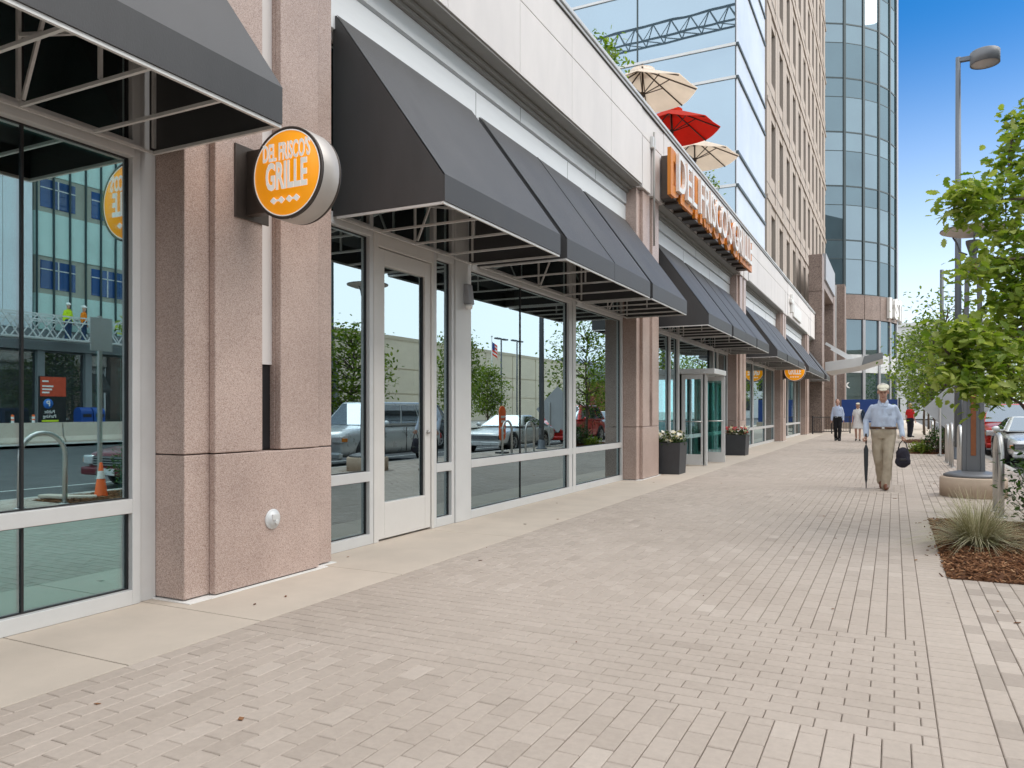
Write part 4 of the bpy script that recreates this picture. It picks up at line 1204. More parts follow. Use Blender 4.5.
# numerals on the stone band
b = MB(); a = R(35)
for ch, a in zip('1STBANK', [R(24), R(16.5), R(9), R(2), R(-6), R(-14), R(-22)]):
    p = cyl(a, CR + .16, 10.35); ux = Vector((math.sin(a), math.cos(a), 0))
    b.text(ch, p, ux, (0, 0, 1), 2.3, .25, .06, .95)
b.build('lettering', M['white'], r)
b = MB(); a = R(57)
p = cyl(a, CR + .015, 3.6); b.text('Bank', p, Vector((math.sin(a), math.cos(a), 0)), (0, 0, 1), 1.0, .01, .02)
b.build('window_lettering', M['white'], r)
# stone wall at the foot of the tower
r = empty('stone_wall', 'brown stone wall left of the round tower windows', 'wall', (-5, 66, 0))
b = MB(); b.box(-9, -4.3, 66, 68, 0, 11.4); b.box(-4.29, -3.5, 66.2, 68, 0, 11.38); b.build('stone_facing', M['granite_dark'], r, bevel=.02)
b = MB(); b.box(-4.3, -4.1, 65.9, 66.19, 0, 11.3); b.build('downpipe', M['pale_metal'], r)
# blue hoarding
r = empty('hoarding', 'plain blue construction hoarding behind the walking couple', 'hoarding', (-1.8, 62, 0))
b = MB()
for k in range(3): b.box(-3.5 + k * 1.25, -3.5 + k * 1.25 + 1.235, 62, 62.06, .45, 2.15)
b.build('panel', M['bluehouse'], r, bevel=.01)
b = MB(); b.box(-3.6, .35, 61.9, 62.2, 0, .44); b.build('block_base', M['concrete'], r, bevel=.02)
# black railing
r = empty('railing', 'low black metal railing beside the stone portal', 'railing', (-3.3, 47.5, 0))
A, B = Vector((-4.1, 46.2, 0)), Vector((-2.3, 48.9, 0))
b = MB()
for z in (.12, .95): b.bar(A + Vector((0, 0, z)), B + Vector((0, 0, z)), .045)
b.build('rail', M['black'], r)
b = MB()
for k in range(23):
    p = A.lerp(B, k / 22); b.bar(p + Vector((0, 0, .13)), p + Vector((0, 0, .94)), .018)
b.build('balusters', M['black'], r)
for p in (A, A.lerp(B, .5), B):
    b = MB(); b.bar(p, p + Vector((0, 0, 1.02)), .07); b.build('post', M['black'], r)
# distant white building beyond the trees
r = empty('white_building', 'distant white building beyond the street trees', 'building', (6, 140, 0))
b = MB(); b.box(-2, 16, 140, 160, 0, 15); b.box(-2.3, 16.3, 139.7, 160, 15, 15.6); b.build('wall', M['pale_metal'], r)
for kf in range(4):
    for i in range(6):
        b = MB(); b.box(-.9 + i * 2.8, .9 + i * 2.8, 139.95, 140.02, 1.4 + kf * 3.4, 3.5 + kf * 3.4); b.build('window', M['darkglass'], r)
#MORE
# ------------------------------------------------------------------ street furniture
def street_lamp(x, y, label):
    r = empty('street_lamp', label, 'street lamp', (x, y, 0))
    b = MB(); b.lathe([(0, 0.001), (.45, .001), (.45, .28), (.43, .30), (0, .30)], (x, y, 0), 48); b.build('concrete_base', M['base_concrete'], r)
    b = MB(); b.lathe([(0, .301), (.40, .301), (.40, .33), (.33, .36), (.2, .385), (0, .385)], (x, y, 0), 48); b.build('base_plate', M['lamp_grey'], r)
    for s in (-1, 1):
        b = MB(); b.bar((x + s * .125, y, .38), (x + s * .075, y, 3.62), .06, .13, up=(0, 1, 0)); b.build('leg', M['lamp_grey'], r, bevel=.008)
    b = MB(); b.prism([(x - .115, y - .045, .385), (x + .115, y - .045, .385), (x + .10, y - .045, 1.5), (x - .10, y - .045, 1.5)], (0, .09, 0)); b.build('pedestal', M['lamp_grey'], r, bevel=.006)
    for s in (-1, 1):
        b = MB(); b.box(x - .035, x + .035, y + s * .0455, y + s * .058, .62, 1.75); b.build('copper_inlay', M['copper'], r, bevel=.003)
    b = MB()
    for z in (2.1, 2.7, 3.3): b.box(x - .09, x + .09, y - .015, y + .015, z, z + .03)
    b.build('rung', M['lamp_grey'], r)
    b = MB(); b.box(x - .055, x + .055, y - .055, y + .055, 3.42, 3.55); b.build('copper_block', M['copper'], r, bevel=.004)
    b = MB(); b.lathe([(0, 3.56), (.06, 3.56), (.075, 3.62), (.05, 3.64), (.05, 3.68), (.10, 3.86), (.10, 3.9), (0, 3.9)], (x, y, 0), 24); b.build('lamp_head', M['lamp_grey'], r)
    for a in (.5, 2.6, 4.7):
        d = Vector((math.cos(a), math.sin(a), 0)); c = Vector((x, y, 0)); b = MB()
        b.tube([c + d * .09 + Vector((0, 0, 3.7)), c + d * .2 + Vector((0, 0, 3.76)), c + d * .24 + Vector((0, 0, 3.9)), c + d * .3 + Vector((0, 0, 4.0))], .014, 8)
        b.build('bracket', M['lamp_grey'], r)
    b = MB(); b.lathe([(0, 3.97), (.12, 3.975), (.30, 4.0), (.44, 4.05), (.445, 4.058)], (x, y, 0), 48); b.build('reflector', M['lamp_pale'], r)
    b = MB(); b.lathe([(.4455, 4.056), (.45, 4.064), (.445, 4.075), (.3, 4.10), (0, 4.12)], (x, y, 0), 48); b.build('lamp_shade', M['lamp_grey'], r)
    return r
street_lamp(1.08, 13.6, 'twin leg street lamp with a saucer top on a round concrete base')

def tall_pole(x, y, h, label, ang=0.):
    r = empty('light_pole', label, 'light pole', (x, y, 0), 0)
    b = MB(); b.tube([(x, y, 0.02), (x, y, h)], [.095, .06], 20); b.build('pole', M['pole_grey'], r)
    b = MB(); b.lathe([(0, 0.001), (.2, .001), (.2, .03), (.13, .05), (.125, .3), (.1, .32)], (x, y, 0), 24); b.build('base', M['pole_grey'], r)
    d = Vector((math.cos(ang), math.sin(ang), 0))
    b = MB(); b.bar(Vector((x, y, h - .08)), Vector((x, y, h - .08)) + d * .34, .11, .12); b.build('arm', M['pole_grey'], r, bevel=.01)
    c = Vector((x, y, h - .08)) + d * .62
    b = MB(); b.lathe([(0, .34), (.33, .34), (.35, .32), (.35, .0), (.33, -.0), (.33, .03), (0, .03)], c - Vector((0, 0, .22)), 40); b.build('lamp_housing', M['lamp_grey'], r)
    b = MB(); b.lathe([(0, 0), (.325, 0), (.325, .012), (0, .012)], c - Vector((0, 0, .21)), 40); b.build('lens', M['lamp_pale'], r)
    b = MB(); b.box(x - .04, x + .04, y - .112, y - .09, .5, .72); b.build('hand_hole_cover', M['lamp_grey'], r)
    return r
tall_pole(1.55, 23.9, 10.85, 'tall light pole with a drum shaped head')

def bike_rack(x, y, label, h=1.0, w=.62):
    r = empty('bike_rack', label, 'bike rack', (x, y, 0), 0, 'stainless hoop bike racks')
    b = MB(); pts = [(x, y, 0.0), (x, y, h - w / 2)]
    for k in range(1, 12): a = PI * k / 12; pts.append((x, y + w / 2 - w / 2 * math.cos(a), h - w / 2 + w / 2 * math.sin(a)))
    pts += [(x, y + w, h - w / 2), (x, y + w, 0)]
    b.tube(pts, .032, 14); b.build('hoop', M['steel'], r)
    b = MB()
    for yy in (y, y + w): b.lathe([(.033, .012), (.075, .012), (.075, .001), (.033, .001)], (x, yy, 0), 20)
    for i, yy in enumerate((y, y + w)):
        f = MB(); f.lathe([(.033, .012), (.075, .012), (.075, .001), (.033, .001)], (x, yy, 0), 20); f.build('foot_plate', M['steel'], r)
    return r
bike_rack(1.17, 11.0, 'nearest hoop bike rack, between the grass tuft and the street lamp')
bike_rack(1.17, 6.2, 'hoop bike rack mirrored in the left window beside the traffic cone')
bike_rack(1.2, 20.3, 'hoop bike rack in front of the diamond sign post')
bike_rack(1.2, 21.9, 'hoop bike rack behind the diamond sign post', .95)
bike_rack(1.2, 30.2, 'hoop bike rack beyond the middle planting bed', .95)
bike_rack(1.17, 17.3, 'hoop bike rack hidden behind the lamp, mirrored in the wide window', 1.0)

r = empty('diamond_sign', 'grey back of a diamond road sign on steel posts', 'road sign', (1.6, 25.4, 0))
b = MB(); s = .84; cx, cyy, cz = 1.6, 25.4, 1.36
b.prism([(cx - s, cyy, cz), (cx, cyy, cz - s), (cx + s, cyy, cz), (cx, cyy, cz + s)], (0, .012, 0)); b.build('panel', M['sign_back'], r, bevel=.004)
b = MB(); b.prism([(cx - s * .96, cyy + .0125, cz), (cx, cyy + .0125, cz - s * .96), (cx + s * .96, cyy + .0125, cz), (cx, cyy + .0125, cz + s * .96)], (0, .004, 0)); b.build('sign_face', M['cone'], r)
for px_ in (1.2, 1.9):
    b = MB(); b.bar((px_, cyy - .03, 0), (px_, cyy - .03, 1.62), .05, .05); b.build('post', M['steel'], r, bevel=.004)
b = MB(); b.box(1.12, 1.98, cyy - .07, cyy - .01, .005, .05); b.bar((1.2, cyy - .5, .025), (1.2, cyy + .5, .025), .05); b.bar((1.9, cyy - .5, .025), (1.9, cyy + .5, .025), .05); b.build('foot', M['steel'], r)

r = empty('oval_sign', 'tall orange oval sign by the kerb, mirrored in the wide window', 'sign', (1.5, 20.9, 0))
b = MB(); prof = []
for k in range(24):
    a = 2 * PI * k / 24; prof.append((1.5 , 20.9 + .22 * math.cos(a), .92 + .22 * math.sin(a) + (.32 if math.sin(a) >= 0 else -.32)))
b.prism(prof, (.03, 0, 0)); b.build('board', M['cone'], r, bevel=.005)
b = MB()
for z, wd in ((1.12, .13), (.98, .10), (.78, .14), (.62, .09)): b.box(1.492, 1.4995, 20.9 - wd, 20.9 + wd, z - .035, z + .035)
b.build('lettering_bar', M['white'], r)
b = MB(); b.box(1.38, 1.66, 20.7, 21.1, .001, .05); b.bar((1.515, 20.9, .05), (1.515, 20.9, .42), .05); b.build('stand', M['black'], r)

def parking_sign(x, y, z0, label, h=.5, wd=.36):
    r = empty('parking_sign', label, 'road sign', (x, y, 0))
    b = MB(); b.bar((x, y, 0), (x, y, z0 + h + .03), .05, .05); b.build('post', M['steel'], r)
    b = MB(); b.box(x - .04, x - .03, y - wd / 2, y + wd / 2, z0, z0 + h); b.build('plate', M['sign_back'], r, bevel=.003)
parking_sign(1.46, 7.55, 2.2, 'grey backed parking sign on a post, mirrored in the left window')

def cone(x, y, z, label, s=1.):
    r = empty('traffic_cone', label, 'traffic cone', (x, y, z), 0, 'orange traffic cones')
    b = MB(); b.box(x - .17 * s, x + .17 * s, y - .17 * s, y + .17 * s, z + .001, z + .03 * s); b.build('base', M['cone'], r, bevel=.01)
    b = MB(); b.lathe([(.14 * s, .03 * s), (.125 * s, .05 * s), (.03 * s, .70 * s), (.02 * s, .71 * s), (0, .71 * s)], (x, y, z), 24); b.build('body', M['cone'], r)
    b = MB(); k = lambda h: .14 - .112 * (h - .03) / .68 + .001
    b.lathe([(k(.38) * s, .38 * s), (k(.54) * s, .54 * s)], (x, y, z), 24); b.build('reflective_band', M['white'], r)
cone(1.22, 7.4, 0.03, 'orange traffic cone with a white band, mirrored low in the left window', .72)
cone(13.2, 19.2, -.135, 'orange traffic cone standing in front of the concrete barrier', 1.05)
cone(17.6, 25.0, -.135, 'orange traffic cone on the road near the barrier end', 1.05)

r = empty('utility_pole', 'dark utility pole with a short arm beyond the oak branch', 'utility pole', (2.0, 41, 0))
b = MB(); b.tube([(2.0, 41, 0), (2.0, 41, 7.9)], [.11, .08], 12); b.build('pole', M['pole_grey'], r)
b = MB(); b.bar((2.0, 41, 7.8), (4.2, 41, 7.95), .07); b.build('arm', M['pole_grey'], r)
for z_, x_ in ((6.6, 2.7), (6.0, 2.9)):
    b = MB(); b.bar((2.0, 41, z_), (x_, 41, z_), .05); b.build('bracket', M['pole_grey'], r)

# ------------------------------------------------------------------ cars
def car(name, label, cat, x, y, body_c, spec, rz=0.):
    L, W, prof, cab = spec['L'], spec['W'], spec['prof'], spec['cab']
    z0 = -.135
    r = empty(name, label, cat, (0, 0, 0), 0, 'parked and passing cars')
    P = paint(name + '_paint', body_c)
    b = MB(); rings = []
    for (yy, w, zb_, zt) in prof:
        w *= W / 2
        h = zt - zb_
        half = [(w * .80, zb_), (w * .97, zb_ + .12 * h), (w, zb_ + .42 * h), (w * .985, zb_ + .70 * h), (w * .94, zb_ + .90 * h), (w * .80, zt - .01), (w * .4, zt + .012)]
        ring = [(px_, yy, pz) for px_, pz in half] + [(-px_, yy, pz) for px_, pz in half[::-1]]
        rings.append(ring)
    b.loft(rings, True, True, True)
    bo = b.build('body', P, r)
    m = bo.modifiers.new('smooth', 'SUBSURF'); m.levels = 1; m.render_levels = 2
    # cabin
    (yf0, yf1, yr1, yr0, zb_, zr, wb, wt) = cab
    wb *= W / 2; wt *= W / 2
    b = MB()
    ymid = (yf1 + yr1) / 2
    bot = [(-wb, yf0, zb_), (wb, yf0, zb_), (wb, yr0, zb_), (-wb, yr0, zb_)]
    top = [(-wt, yf1, zr), (wt, yf1, zr), (wt, yr1, zr), (-wt, yr1, zr)]
    b.loft([bot, top], True, True, False)
    b.build('cabin', P, r, bevel=.07, segs=3)
    def face(a, b_, c, d, u0, u1, v0, v1, off):
        a, b_, c, d = map(Vector, (a, b_, c, d))
        f = lambda u, v: (a.lerp(b_, u)).lerp(d.lerp(c, u), v)
        n = (b_ - a).cross(d - a).normalized() * off
        return [f(u0, v0) + n, f(u1, v0) + n, f(u1, v1) + n, f(u0, v1) + n]
    def pane(nm, q):
        g = MB(); n = (q[1] - q[0]).cross(q[3] - q[0]).normalized()
        g.prism(q, n * .006); g.build(nm, M['carglass'], r)
    pane('windscreen', face(bot[0], bot[1], top[1], top[0], .06, .94, .06, .93, .004))
    pane('rear_window', face(bot[2], bot[3], top[3], top[2], .08, .92, .12, .9, .004))
    for (A, B, C, D) in ((bot[1], bot[2], top[2], top[1]), (bot[3], bot[0], top[0], top[3])):
        cuts = spec.get('cuts', [(.07, .46), (.49, .92)])
        for (u0, u1) in cuts:
            if A[0] < 0: u0, u1 = 1 - u1, 1 - u0
            pane('side_window', face(A, B, C, D, u0, u1, .10, .86, .004))
    # wheels
    wr = spec.get('wr', .33)
    for yy in spec['axles']:
        for sx in (-1, 1):
            xx = sx * W / 2
            b = MB(); b.lathe([(0, -.14), (wr * 1.16, -.14), (wr * 1.16, .012), (0, .012)], (xx - sx * .005, yy, wr), 28, (sx, 0, 0)); b.build('wheel_arch', M['black'], r)
            b = MB(); b.lathe([(wr * .62, -.1), (wr * .95, -.1), (wr, -.07), (wr, .0), (wr * .96, .022), (wr * .66, .03), (wr * .62, .02)], (xx - sx * .0, yy, wr), 28, (sx, 0, 0))
            wo = b.build('wheel', M['rubber'], r)
            b = MB(); b.lathe([(wr * .64, .02), (wr * .58, .028), (wr * .52, .0), (wr * .5, -.03), (0, -.03)], (xx, yy, wr), 28, (sx, 0, 0))
            for k in range(5):
                a = 2 * PI * k / 5; d = Vector((0, math.cos(a), math.sin(a)))
                b.bar(Vector((xx + sx * .012, yy, wr)) + d * .03, Vector((xx + sx * .02, yy, wr)) + d * wr * .57, wr * .16, .02, up=(1, 0, 0))
            b.lathe([(0, .03), (wr * .14, .025), (wr * .14, -.02)], (xx, yy, wr), 16, (sx, 0, 0)); b.build('rim', M['rim'], wo)
    # front: grille, lamps, bumper, plate
    yf, _, zlo, zhi = prof[0]
    zg = spec.get('zg', (.42, .62))
    gw = spec.get('gw', .55) * W / 2
    b = MB(); b.box(-gw, gw, -.03, .06, zg[0], zg[1]); go = b.build('grille', M['black'], r, bevel=.015)
    b = MB()
    for k in range(4):
        zz = zg[0] + (zg[1] - zg[0]) * (k + .5) / 4; b.box(-gw * .96, gw * .96, -.036, -.02, zz - .009, zz + .009)
    b.build('grille_slat', M['rim'], go)
    for sx in (-1, 1):
        b = MB(); hx = spec.get('hx', .76) * W / 2
        b.box(sx * hx - .15, sx * hx + .13, -.012, .14, zg[1] - .16, zg[1] + .01); b.build('headlight', M['lightlens'], r, bevel=.03)
        b = MB(); b.box(sx * (hx + .135), sx * W * .485, .03, .2, zg[1] - .13, zg[1] - .04); b.build('indicator', M['amber'], r, bevel=.01)
        b = MB(); b.ell((sx * (W / 2 + .10), yf0 + .32, zb_ + .08), (.10, .06, .075), 14, 8); b.bar((sx * W * .46, yf0 + .32, zb_ + .03), (sx * (W / 2 + .06), yf0 + .32, zb_ + .06), .04); b.build('mirror', P, r)
        b = MB(); b.box(sx * W * .36 - .12, sx * W * .36 + .12, L - .1, L + .012, .62, .78); b.build('tail_light', M['red_cloth'], r, bevel=.02)
        for yy in spec.get('handles', (2.3,)):
            b = MB(); b.box(sx * W / 2 - .01 * sx, sx * W / 2 + sx * .018, yy, yy + .16, zb_ - .17, zb_ - .14); b.build('door_handle', P, r, bevel=.005)
        b = MB()
        for ya in spec.get('seams', (1.65, 2.7)): b.box(sx * W * .49, sx * W * .5012, ya, ya + .008, .35, zb_ - .03)
        b.build('door_seam', M['black'], r)
    b = MB(); b.box(-W * .46, W * .46, -.06, .1, .24, .40); b.build('bumper', spec.get('bm') or P, r, bevel=.04)
    b = MB(); b.box(-.16, .16, -.075, -.06, .26, .38); b.build('number_plate', M['plate'], r)
    r.location = (x, y, z0); r.rotation_euler.z = rz
    return r
SUV = dict(L=4.75, W=1.86, wr=.37, prof=[(.0, .82, .34, .80), (.12, .95, .26, .93), (.5, 1., .24, 1.0), (1.35, 1., .24, 1.06), (2.4, 1., .24, 1.07), (3.8, 1., .24, 1.07), (4.5, .98, .28, 1.05), (4.75, .88, .4, .95)],
           cab=(1.3, 1.95, 4.1, 4.6, 1.03, 1.68, .93, .74), axles=(.95, 3.75), zg=(.55, .80), cuts=[(.06, .36), (.385, .66), (.685, .93)], handles=(2.5, 3.5), seams=(1.7, 2.7, 3.55))
SEDAN = dict(L=4.7, W=1.8, wr=.325, prof=[(.0, .80, .30, .62), (.12, .94, .22, .70), (.6, .99, .20, .78), (1.4, 1., .20, .88), (2.4, 1., .2, .92), (3.5, 1., .2, .93), (4.4, .97, .22, .92), (4.7, .86, .34, .82)],
             cab=(1.35, 2.2, 3.3, 4.15, .89, 1.42, .92, .70), axles=(.9, 3.65), zg=(.42, .60), handles=(2.5,))
COUPE = dict(L=4.85, W=1.82, wr=.33, prof=[(.0, .84, .34, .64), (.1, .95, .24, .70), (.6, .99, .22, .76), (1.5, 1., .2, .84), (2.5, 1., .2, .90), (3.6, 1., .2, .92), (4.5, .98, .24, .90), (4.85, .9, .36, .80)],
             cab=(1.55, 2.3, 3.0, 4.3, .87, 1.28, .93, .66), axles=(.92, 3.55), zg=(.46, .60), cuts=[(.10, .52), (.56, .88)], gw=.9, hx=.68)
car('parked_car', 'silver off-road car parked opposite the glass door, mirrored in it', 'car', 3.72, 14.9, (.50, .54, .56), SUV)
car('parked_car', 'old silver grey coupe parked at the kerb, mirrored in the wide window', 'car', 3.52, 23.0, (.66, .68, .68), COUPE)
car('parked_car', 'bright red car parked behind the silver coupe', 'car', 3.5, 28.9, (.52, .018, .012), SUV)
car('parked_car', 'white car parked behind the red car', 'car', 3.66, 34.6, (.62, .63, .62), SEDAN)
car('parked_car', 'maroon car parked beside the shrub and cone, mirrored in the left window', 'car', 3.6, 9.3, (.16, .012, .022), SEDAN)
car('parked_car', 'dark blue grey off-road car in the second lane', 'car', 7.1, 21.0, (.05, .07, .09), SUV)
car('parked_car', 'white off-road car parked at the far kerb', 'car', 10.3, 47., (.62, .63, .62), SUV)
car('parked_car', 'red saloon at the far kerb near the trees', 'car', 10.3, 56., (.42, .02, .02), SEDAN)

# ------------------------------------------------------------------ people
def settle(o, vox, sm=2, wr=0., wscale=9., seed=0):
    """weld the overlapping volumes into one continuous skin"""
    m = o.modifiers.new('weld', 'REMESH'); m.mode = 'VOXEL'; m.voxel_size = vox; m.use_smooth_shade = True
    if sm: s = o.modifiers.new('smooth', 'SMOOTH'); s.iterations = sm; s.factor = .5
    bpy.context.view_layer.update()
    dg = bpy.context.evaluated_depsgraph_get()
    me = bpy.data.meshes.new_from_object(o.evaluated_get(dg))
    old = o.data; mats = [mm for mm in old.materials]
    o.modifiers.clear(); o.data = me; me.materials.clear()
    for mm in mats: me.materials.append(mm)
    me.polygons.foreach_set('use_smooth', [True] * len(me.polygons)); bpy.data.meshes.remove(old)
    if wr:
        nr = [v.normal.copy() for v in me.vertices]
        for v, n in zip(me.vertices, nr):
            p = v.co; q = Vector((p.x * wscale + seed, p.y * wscale, p.z * wscale * .55))
            v.co = p + n * wr * (mnoise.noise(q) + .5 * mnoise.noise(q * 2.3))
        me.update()
    return o
def chain(b, pts, rad, n=14):
    pts = [Vector(p) for p in pts]
    b.tube(pts, rad, n)
    for p, q in zip(pts, rad): b.ell(p, (q, q, q), n, 8)
def person(label, loc, H, shirt, trousers, shoe, hair, pose, rz=0., skin=None, vox=1., dress=None, hat=None, belt=None, sleeves='long', helmet=None, group=None, name='person'):
    k = H / 1.75
    r = empty(name, label, 'person', (0, 0, 0), 0, group)
    V3 = lambda p: Vector(p) * k
    P = {a: V3(p) for a, p in pose.items() if len(p) == 3}
    skin = skin or M['skin']
    hd = P['head']
    nod = Matrix.Rotation(R(pose['nodd'][0]) if 'nodd' in pose else 0, 3, 'X')
    # --- body: one continuous skin
    b = MB()
    def hp(x, y_, z): return hd + nod @ (Vector((x, y_, z)) * k)
    b.ell(hp(0, .012, .03), (.074 * k, .092 * k, .098 * k), 20, 14, nod)       # skull
    b.ell(hp(0, -.03, -.045), (.058 * k, .062 * k, .075 * k), 18, 12, nod)     # jaw
    b.ell(hp(0, -.095, -.02), (.016 * k, .024 * k, .03 * k), 10, 8, nod)       # nose
    b.ell(hp(0, -.075, -.105), (.025 * k, .02 * k, .018 * k), 10, 8, nod)      # chin
    b.ell(hp(0, -.082, .03), (.05 * k, .016 * k, .012 * k), 10, 8, nod)        # brow
    for s in (-1, 1): b.ell(hp(s * .077, .012, -.01), (.012 * k, .022 * k, .034 * k), 10, 8, nod)
    chain(b, [P['neck'], hp(0, .02, -.06)], [.058 * k, .054 * k])
    b.loft([[Vector((x, y_, 0)) + c for x, y_ in [(rx * math.cos(t * PI / 8), ry * math.sin(t * PI / 8)) for t in range(16)]] for c, rx, ry in
            ((P['pelvis'] - Vector((0, 0, .06 * k)), .14 * k, .095 * k), (P['pelvis'] + Vector((0, 0, .04 * k)), .15 * k, .10 * k), (P['waist'], .135 * k, .095 * k), (P['chest'], .14 * k, .095 * k), (P['neck'] - Vector((0, 0, .07 * k)), .09 * k, .065 * k))], True, True)
    for s in 'LR':
        chain(b, [P['sh' + s], P['el' + s], P['wr' + s]], [.036 * k, .032 * k, .025 * k])
        chain(b, [P['hip' + s], P['kn' + s], P['an' + s]], [.078 * k, .052 * k, .038 * k])
        chain(b, [P['an' + s], P['toe' + s]], [.036 * k, .03 * k])
        # hand: palm, four curled fingers, thumb
        wv = P['wr' + s]; d = (wv - P['el' + s]).normalized(); sx = 1 if s == 'L' else -1
        f_ = Vector((0, -1, 0)); side = (f_ - d * f_.dot(d)).normalized(); pn = d.cross(side) * sx
        palm = wv + d * .05 * k
        Mh = Matrix((side, pn, d)).transposed()
        b.ell(palm, (.042 * k, .018 * k, .055 * k), 12, 8, Mh)
        curl = pose.get('curl' + s, (.5,))[0]
        for i, (o_, l_) in enumerate(((.032, .075), (.011, .085), (-.011, .08), (-.031, .062))):
            p0 = palm + side * o_ * k + d * .035 * k
            p1 = p0 + (d * math.cos(curl * .7) - pn * math.sin(curl * .7)) * l_ * .5 * k
            p2 = p1 + (d * math.cos(curl * 1.9) - pn * math.sin(curl * 1.9)) * l_ * .55 * k
            chain(b, [p0, p1, p2], [.010 * k, .009 * k, .0075 * k], 8)
        t0 = palm + side * .035 * k - d * .015 * k
        chain(b, [t0, t0 + (side * .6 + d * .7 - pn * .4) * .035 * k, t0 + (side * .45 + d * 1.25 - pn * .9) * .05 * k], [.013 * k, .011 * k, .009 * k], 8)
    bo = settle(b.build('body', skin, r), .0085 * k * vox, 2)
    for s in (-1, 1):
        e = MB(); e.ell(hp(s * .031, -.083, .006), (.011 * k, .008 * k, .008 * k), 10, 8, nod); e.build('eye', M['black'], r)
    e = MB(); e.ell(hp(0, -.094, -.068), (.022 * k, .005 * k, .005 * k), 10, 6, nod); e.build('mouth', M['lips'], r)
    # --- top
    b = MB(); wide = pose.get('girth', (1.,))[0]
    if shirt is not None:
        ring = lambda c, rx, ry: [Vector((rx * math.cos(t * PI / 8), ry * math.sin(t * PI / 8), 0)) * k + c for t in range(16)]
        hem = P['pelvis'] + Vector((0, 0, .03 * k)) if dress is None else P['pelvis']
        b.loft([ring(hem, .165 * wide, .118 * wide), ring(P['waist'], .162 * wide, .122 * wide), ring(P['waist'].lerp(P['chest'], .5), .168 * wide, .128 * wide), ring(P['chest'], .178, .125), ring(P['neck'] - Vector((0, 0, .10 * k)), .185, .10), ring(P['neck'] - Vector((0, 0, .06 * k)), .150, .085), ring(P['neck'] - Vector((0, 0, .04 * k)), .095, .075), ring(P['neck'] - Vector((0, 0, .025 * k)), .062, .06)], True, True)
        for s in 'LR':
            ee = P['wr' + s] if sleeves == 'long' else P['sh' + s].lerp(P['el' + s], .7)
            if sleeves == 'long': chain(b, [P['sh' + s], P['sh' + s].lerp(P['el' + s], .5), P['el' + s], ee], [.052 * k, .056 * k, .051 * k, .041 * k])
            else: chain(b, [P['sh' + s], ee], [.056 * k, .052 * k])
        settle(b.build('shirt' if dress is None else 'bodice', shirt, r), .011 * k * vox, 5, .013 * k, 9, 3)
        for s in (-1, 1):
            c = P['neck']; b = MB()
            b.prism([c + V3((s * .004, -.098, -.075)), c + V3((s * .058, -.105, -.085)), c + V3((s * .082, -.062, -.015)), c + V3((s * .066, -.02, .03)), c + V3((s * .040, -.066, .0))], V3((0, .010, .006)))
            b.build('collar', shirt, r, bevel=.003)
        if dress is None and sleeves == 'long':
            b = MB(); ch = P['chest']
            b.box(ch.x - .016 * k, ch.x + .016 * k, ch.y - .137 * k, ch.y - .120 * k, P['pelvis'].z + .1 * k, ch.z + .06 * k); b.build('placket', shirt, r, bevel=.004)
            b = MB(); b.box(ch.x + .05 * k, ch.x + .13 * k, ch.y - .122 * k, ch.y - .105 * k, ch.z - .04 * k, ch.z + .055 * k); b.build('pocket', shirt, r, bevel=.004)
    if dress is not None:
        ring = lambda c, rx, ry: [Vector((rx * math.cos(t * PI / 8), ry * math.sin(t * PI / 8), 0)) * k + c for t in range(16)]
        b = MB(); b.loft([ring(P['pelvis'] - V3((0, 0, .36)), .25, .19), ring(P['pelvis'], .19, .14), ring(P['waist'], .15, .115)], True, True)
        settle(b.build('skirt', dress, r), .012 * k * vox, 2, .014 * k, 8, 5)
    # --- trousers
    if trousers is not None:
        b = MB(); ring = lambda c, rx, ry: [Vector((rx * math.cos(t * PI / 8), ry * math.sin(t * PI / 8), 0)) * k + c for t in range(16)]
        b.loft([ring(P['pelvis'] - V3((0, 0, .1)), .16, .118), ring(P['pelvis'], .168 * wide, .122 * wide), ring(P['pelvis'] + V3((0, 0, .085)), .163 * wide, .12 * wide)], True, True)
        for s in 'LR':
            an = P['an' + s]
            chain(b, [P['hip' + s], P['hip' + s].lerp(P['kn' + s], .5), P['kn' + s], P['kn' + s].lerp(an, .6), an + V3((0, 0, -.035))], [.098 * k, .088 * k, .075 * k, .068 * k, .066 * k])
        settle(b.build('trousers', trousers, r), .011 * k * vox, 2, .017 * k, 9, 9)
        if belt is not None:
            b = MB(); c = P['pelvis'] + V3((0, 0, .075)); b.loft([[Vector((rr * wide * 1.02 * math.cos(t * PI / 12), rr * .735 * wide * 1.03 * math.sin(t * PI / 12), z)) * k + c for t in range(24)] for rr, z in ((.150, -.018), (.172, -.018), (.172, .018), (.150, .018))], True, False)
            b.build('belt', belt, r)
            b = MB(); b.box(c.x - .02 * k, c.x + .02 * k, c.y - .135 * wide * k, c.y - .125 * wide * k, c.z - .016 * k, c.z + .016 * k); b.build('buckle', M['steel'], r)
    # --- shoes
    for s in 'LR':
        a, t = P['an' + s], P['toe' + s]; b = MB()
        heel = a + (a - t).normalized() * .03 * k; heel.z = a.z - .055 * k
        chain(b, [heel + V3((0, 0, .01)), a - V3((0, 0, .03)), a.lerp(t, .55) + V3((0, 0, .0)), t], [.038 * k, .042 * k, .042 * k, .034 * k], 12)
        settle(b.build('shoe', shoe, r), .009 * k * vox, 1)
    # --- hair
    if hair is not None:
        b = MB(); b.ell(hp(0, .03, .045), (.082 * k, .092 * k, .093 * k), 18, 12, nod); b.ell(hp(0, .06, -.03), (.07 * k, .06 * k, .08 * k), 14, 10, nod)
        if pose.get('long'): b.ell(hp(0, .07, -.12), (.085 * k, .055 * k, .13 * k), 14, 10, nod)
        settle(b.build('hair', hair, r), .009 * k * vox, 1, .006 * k, 40)
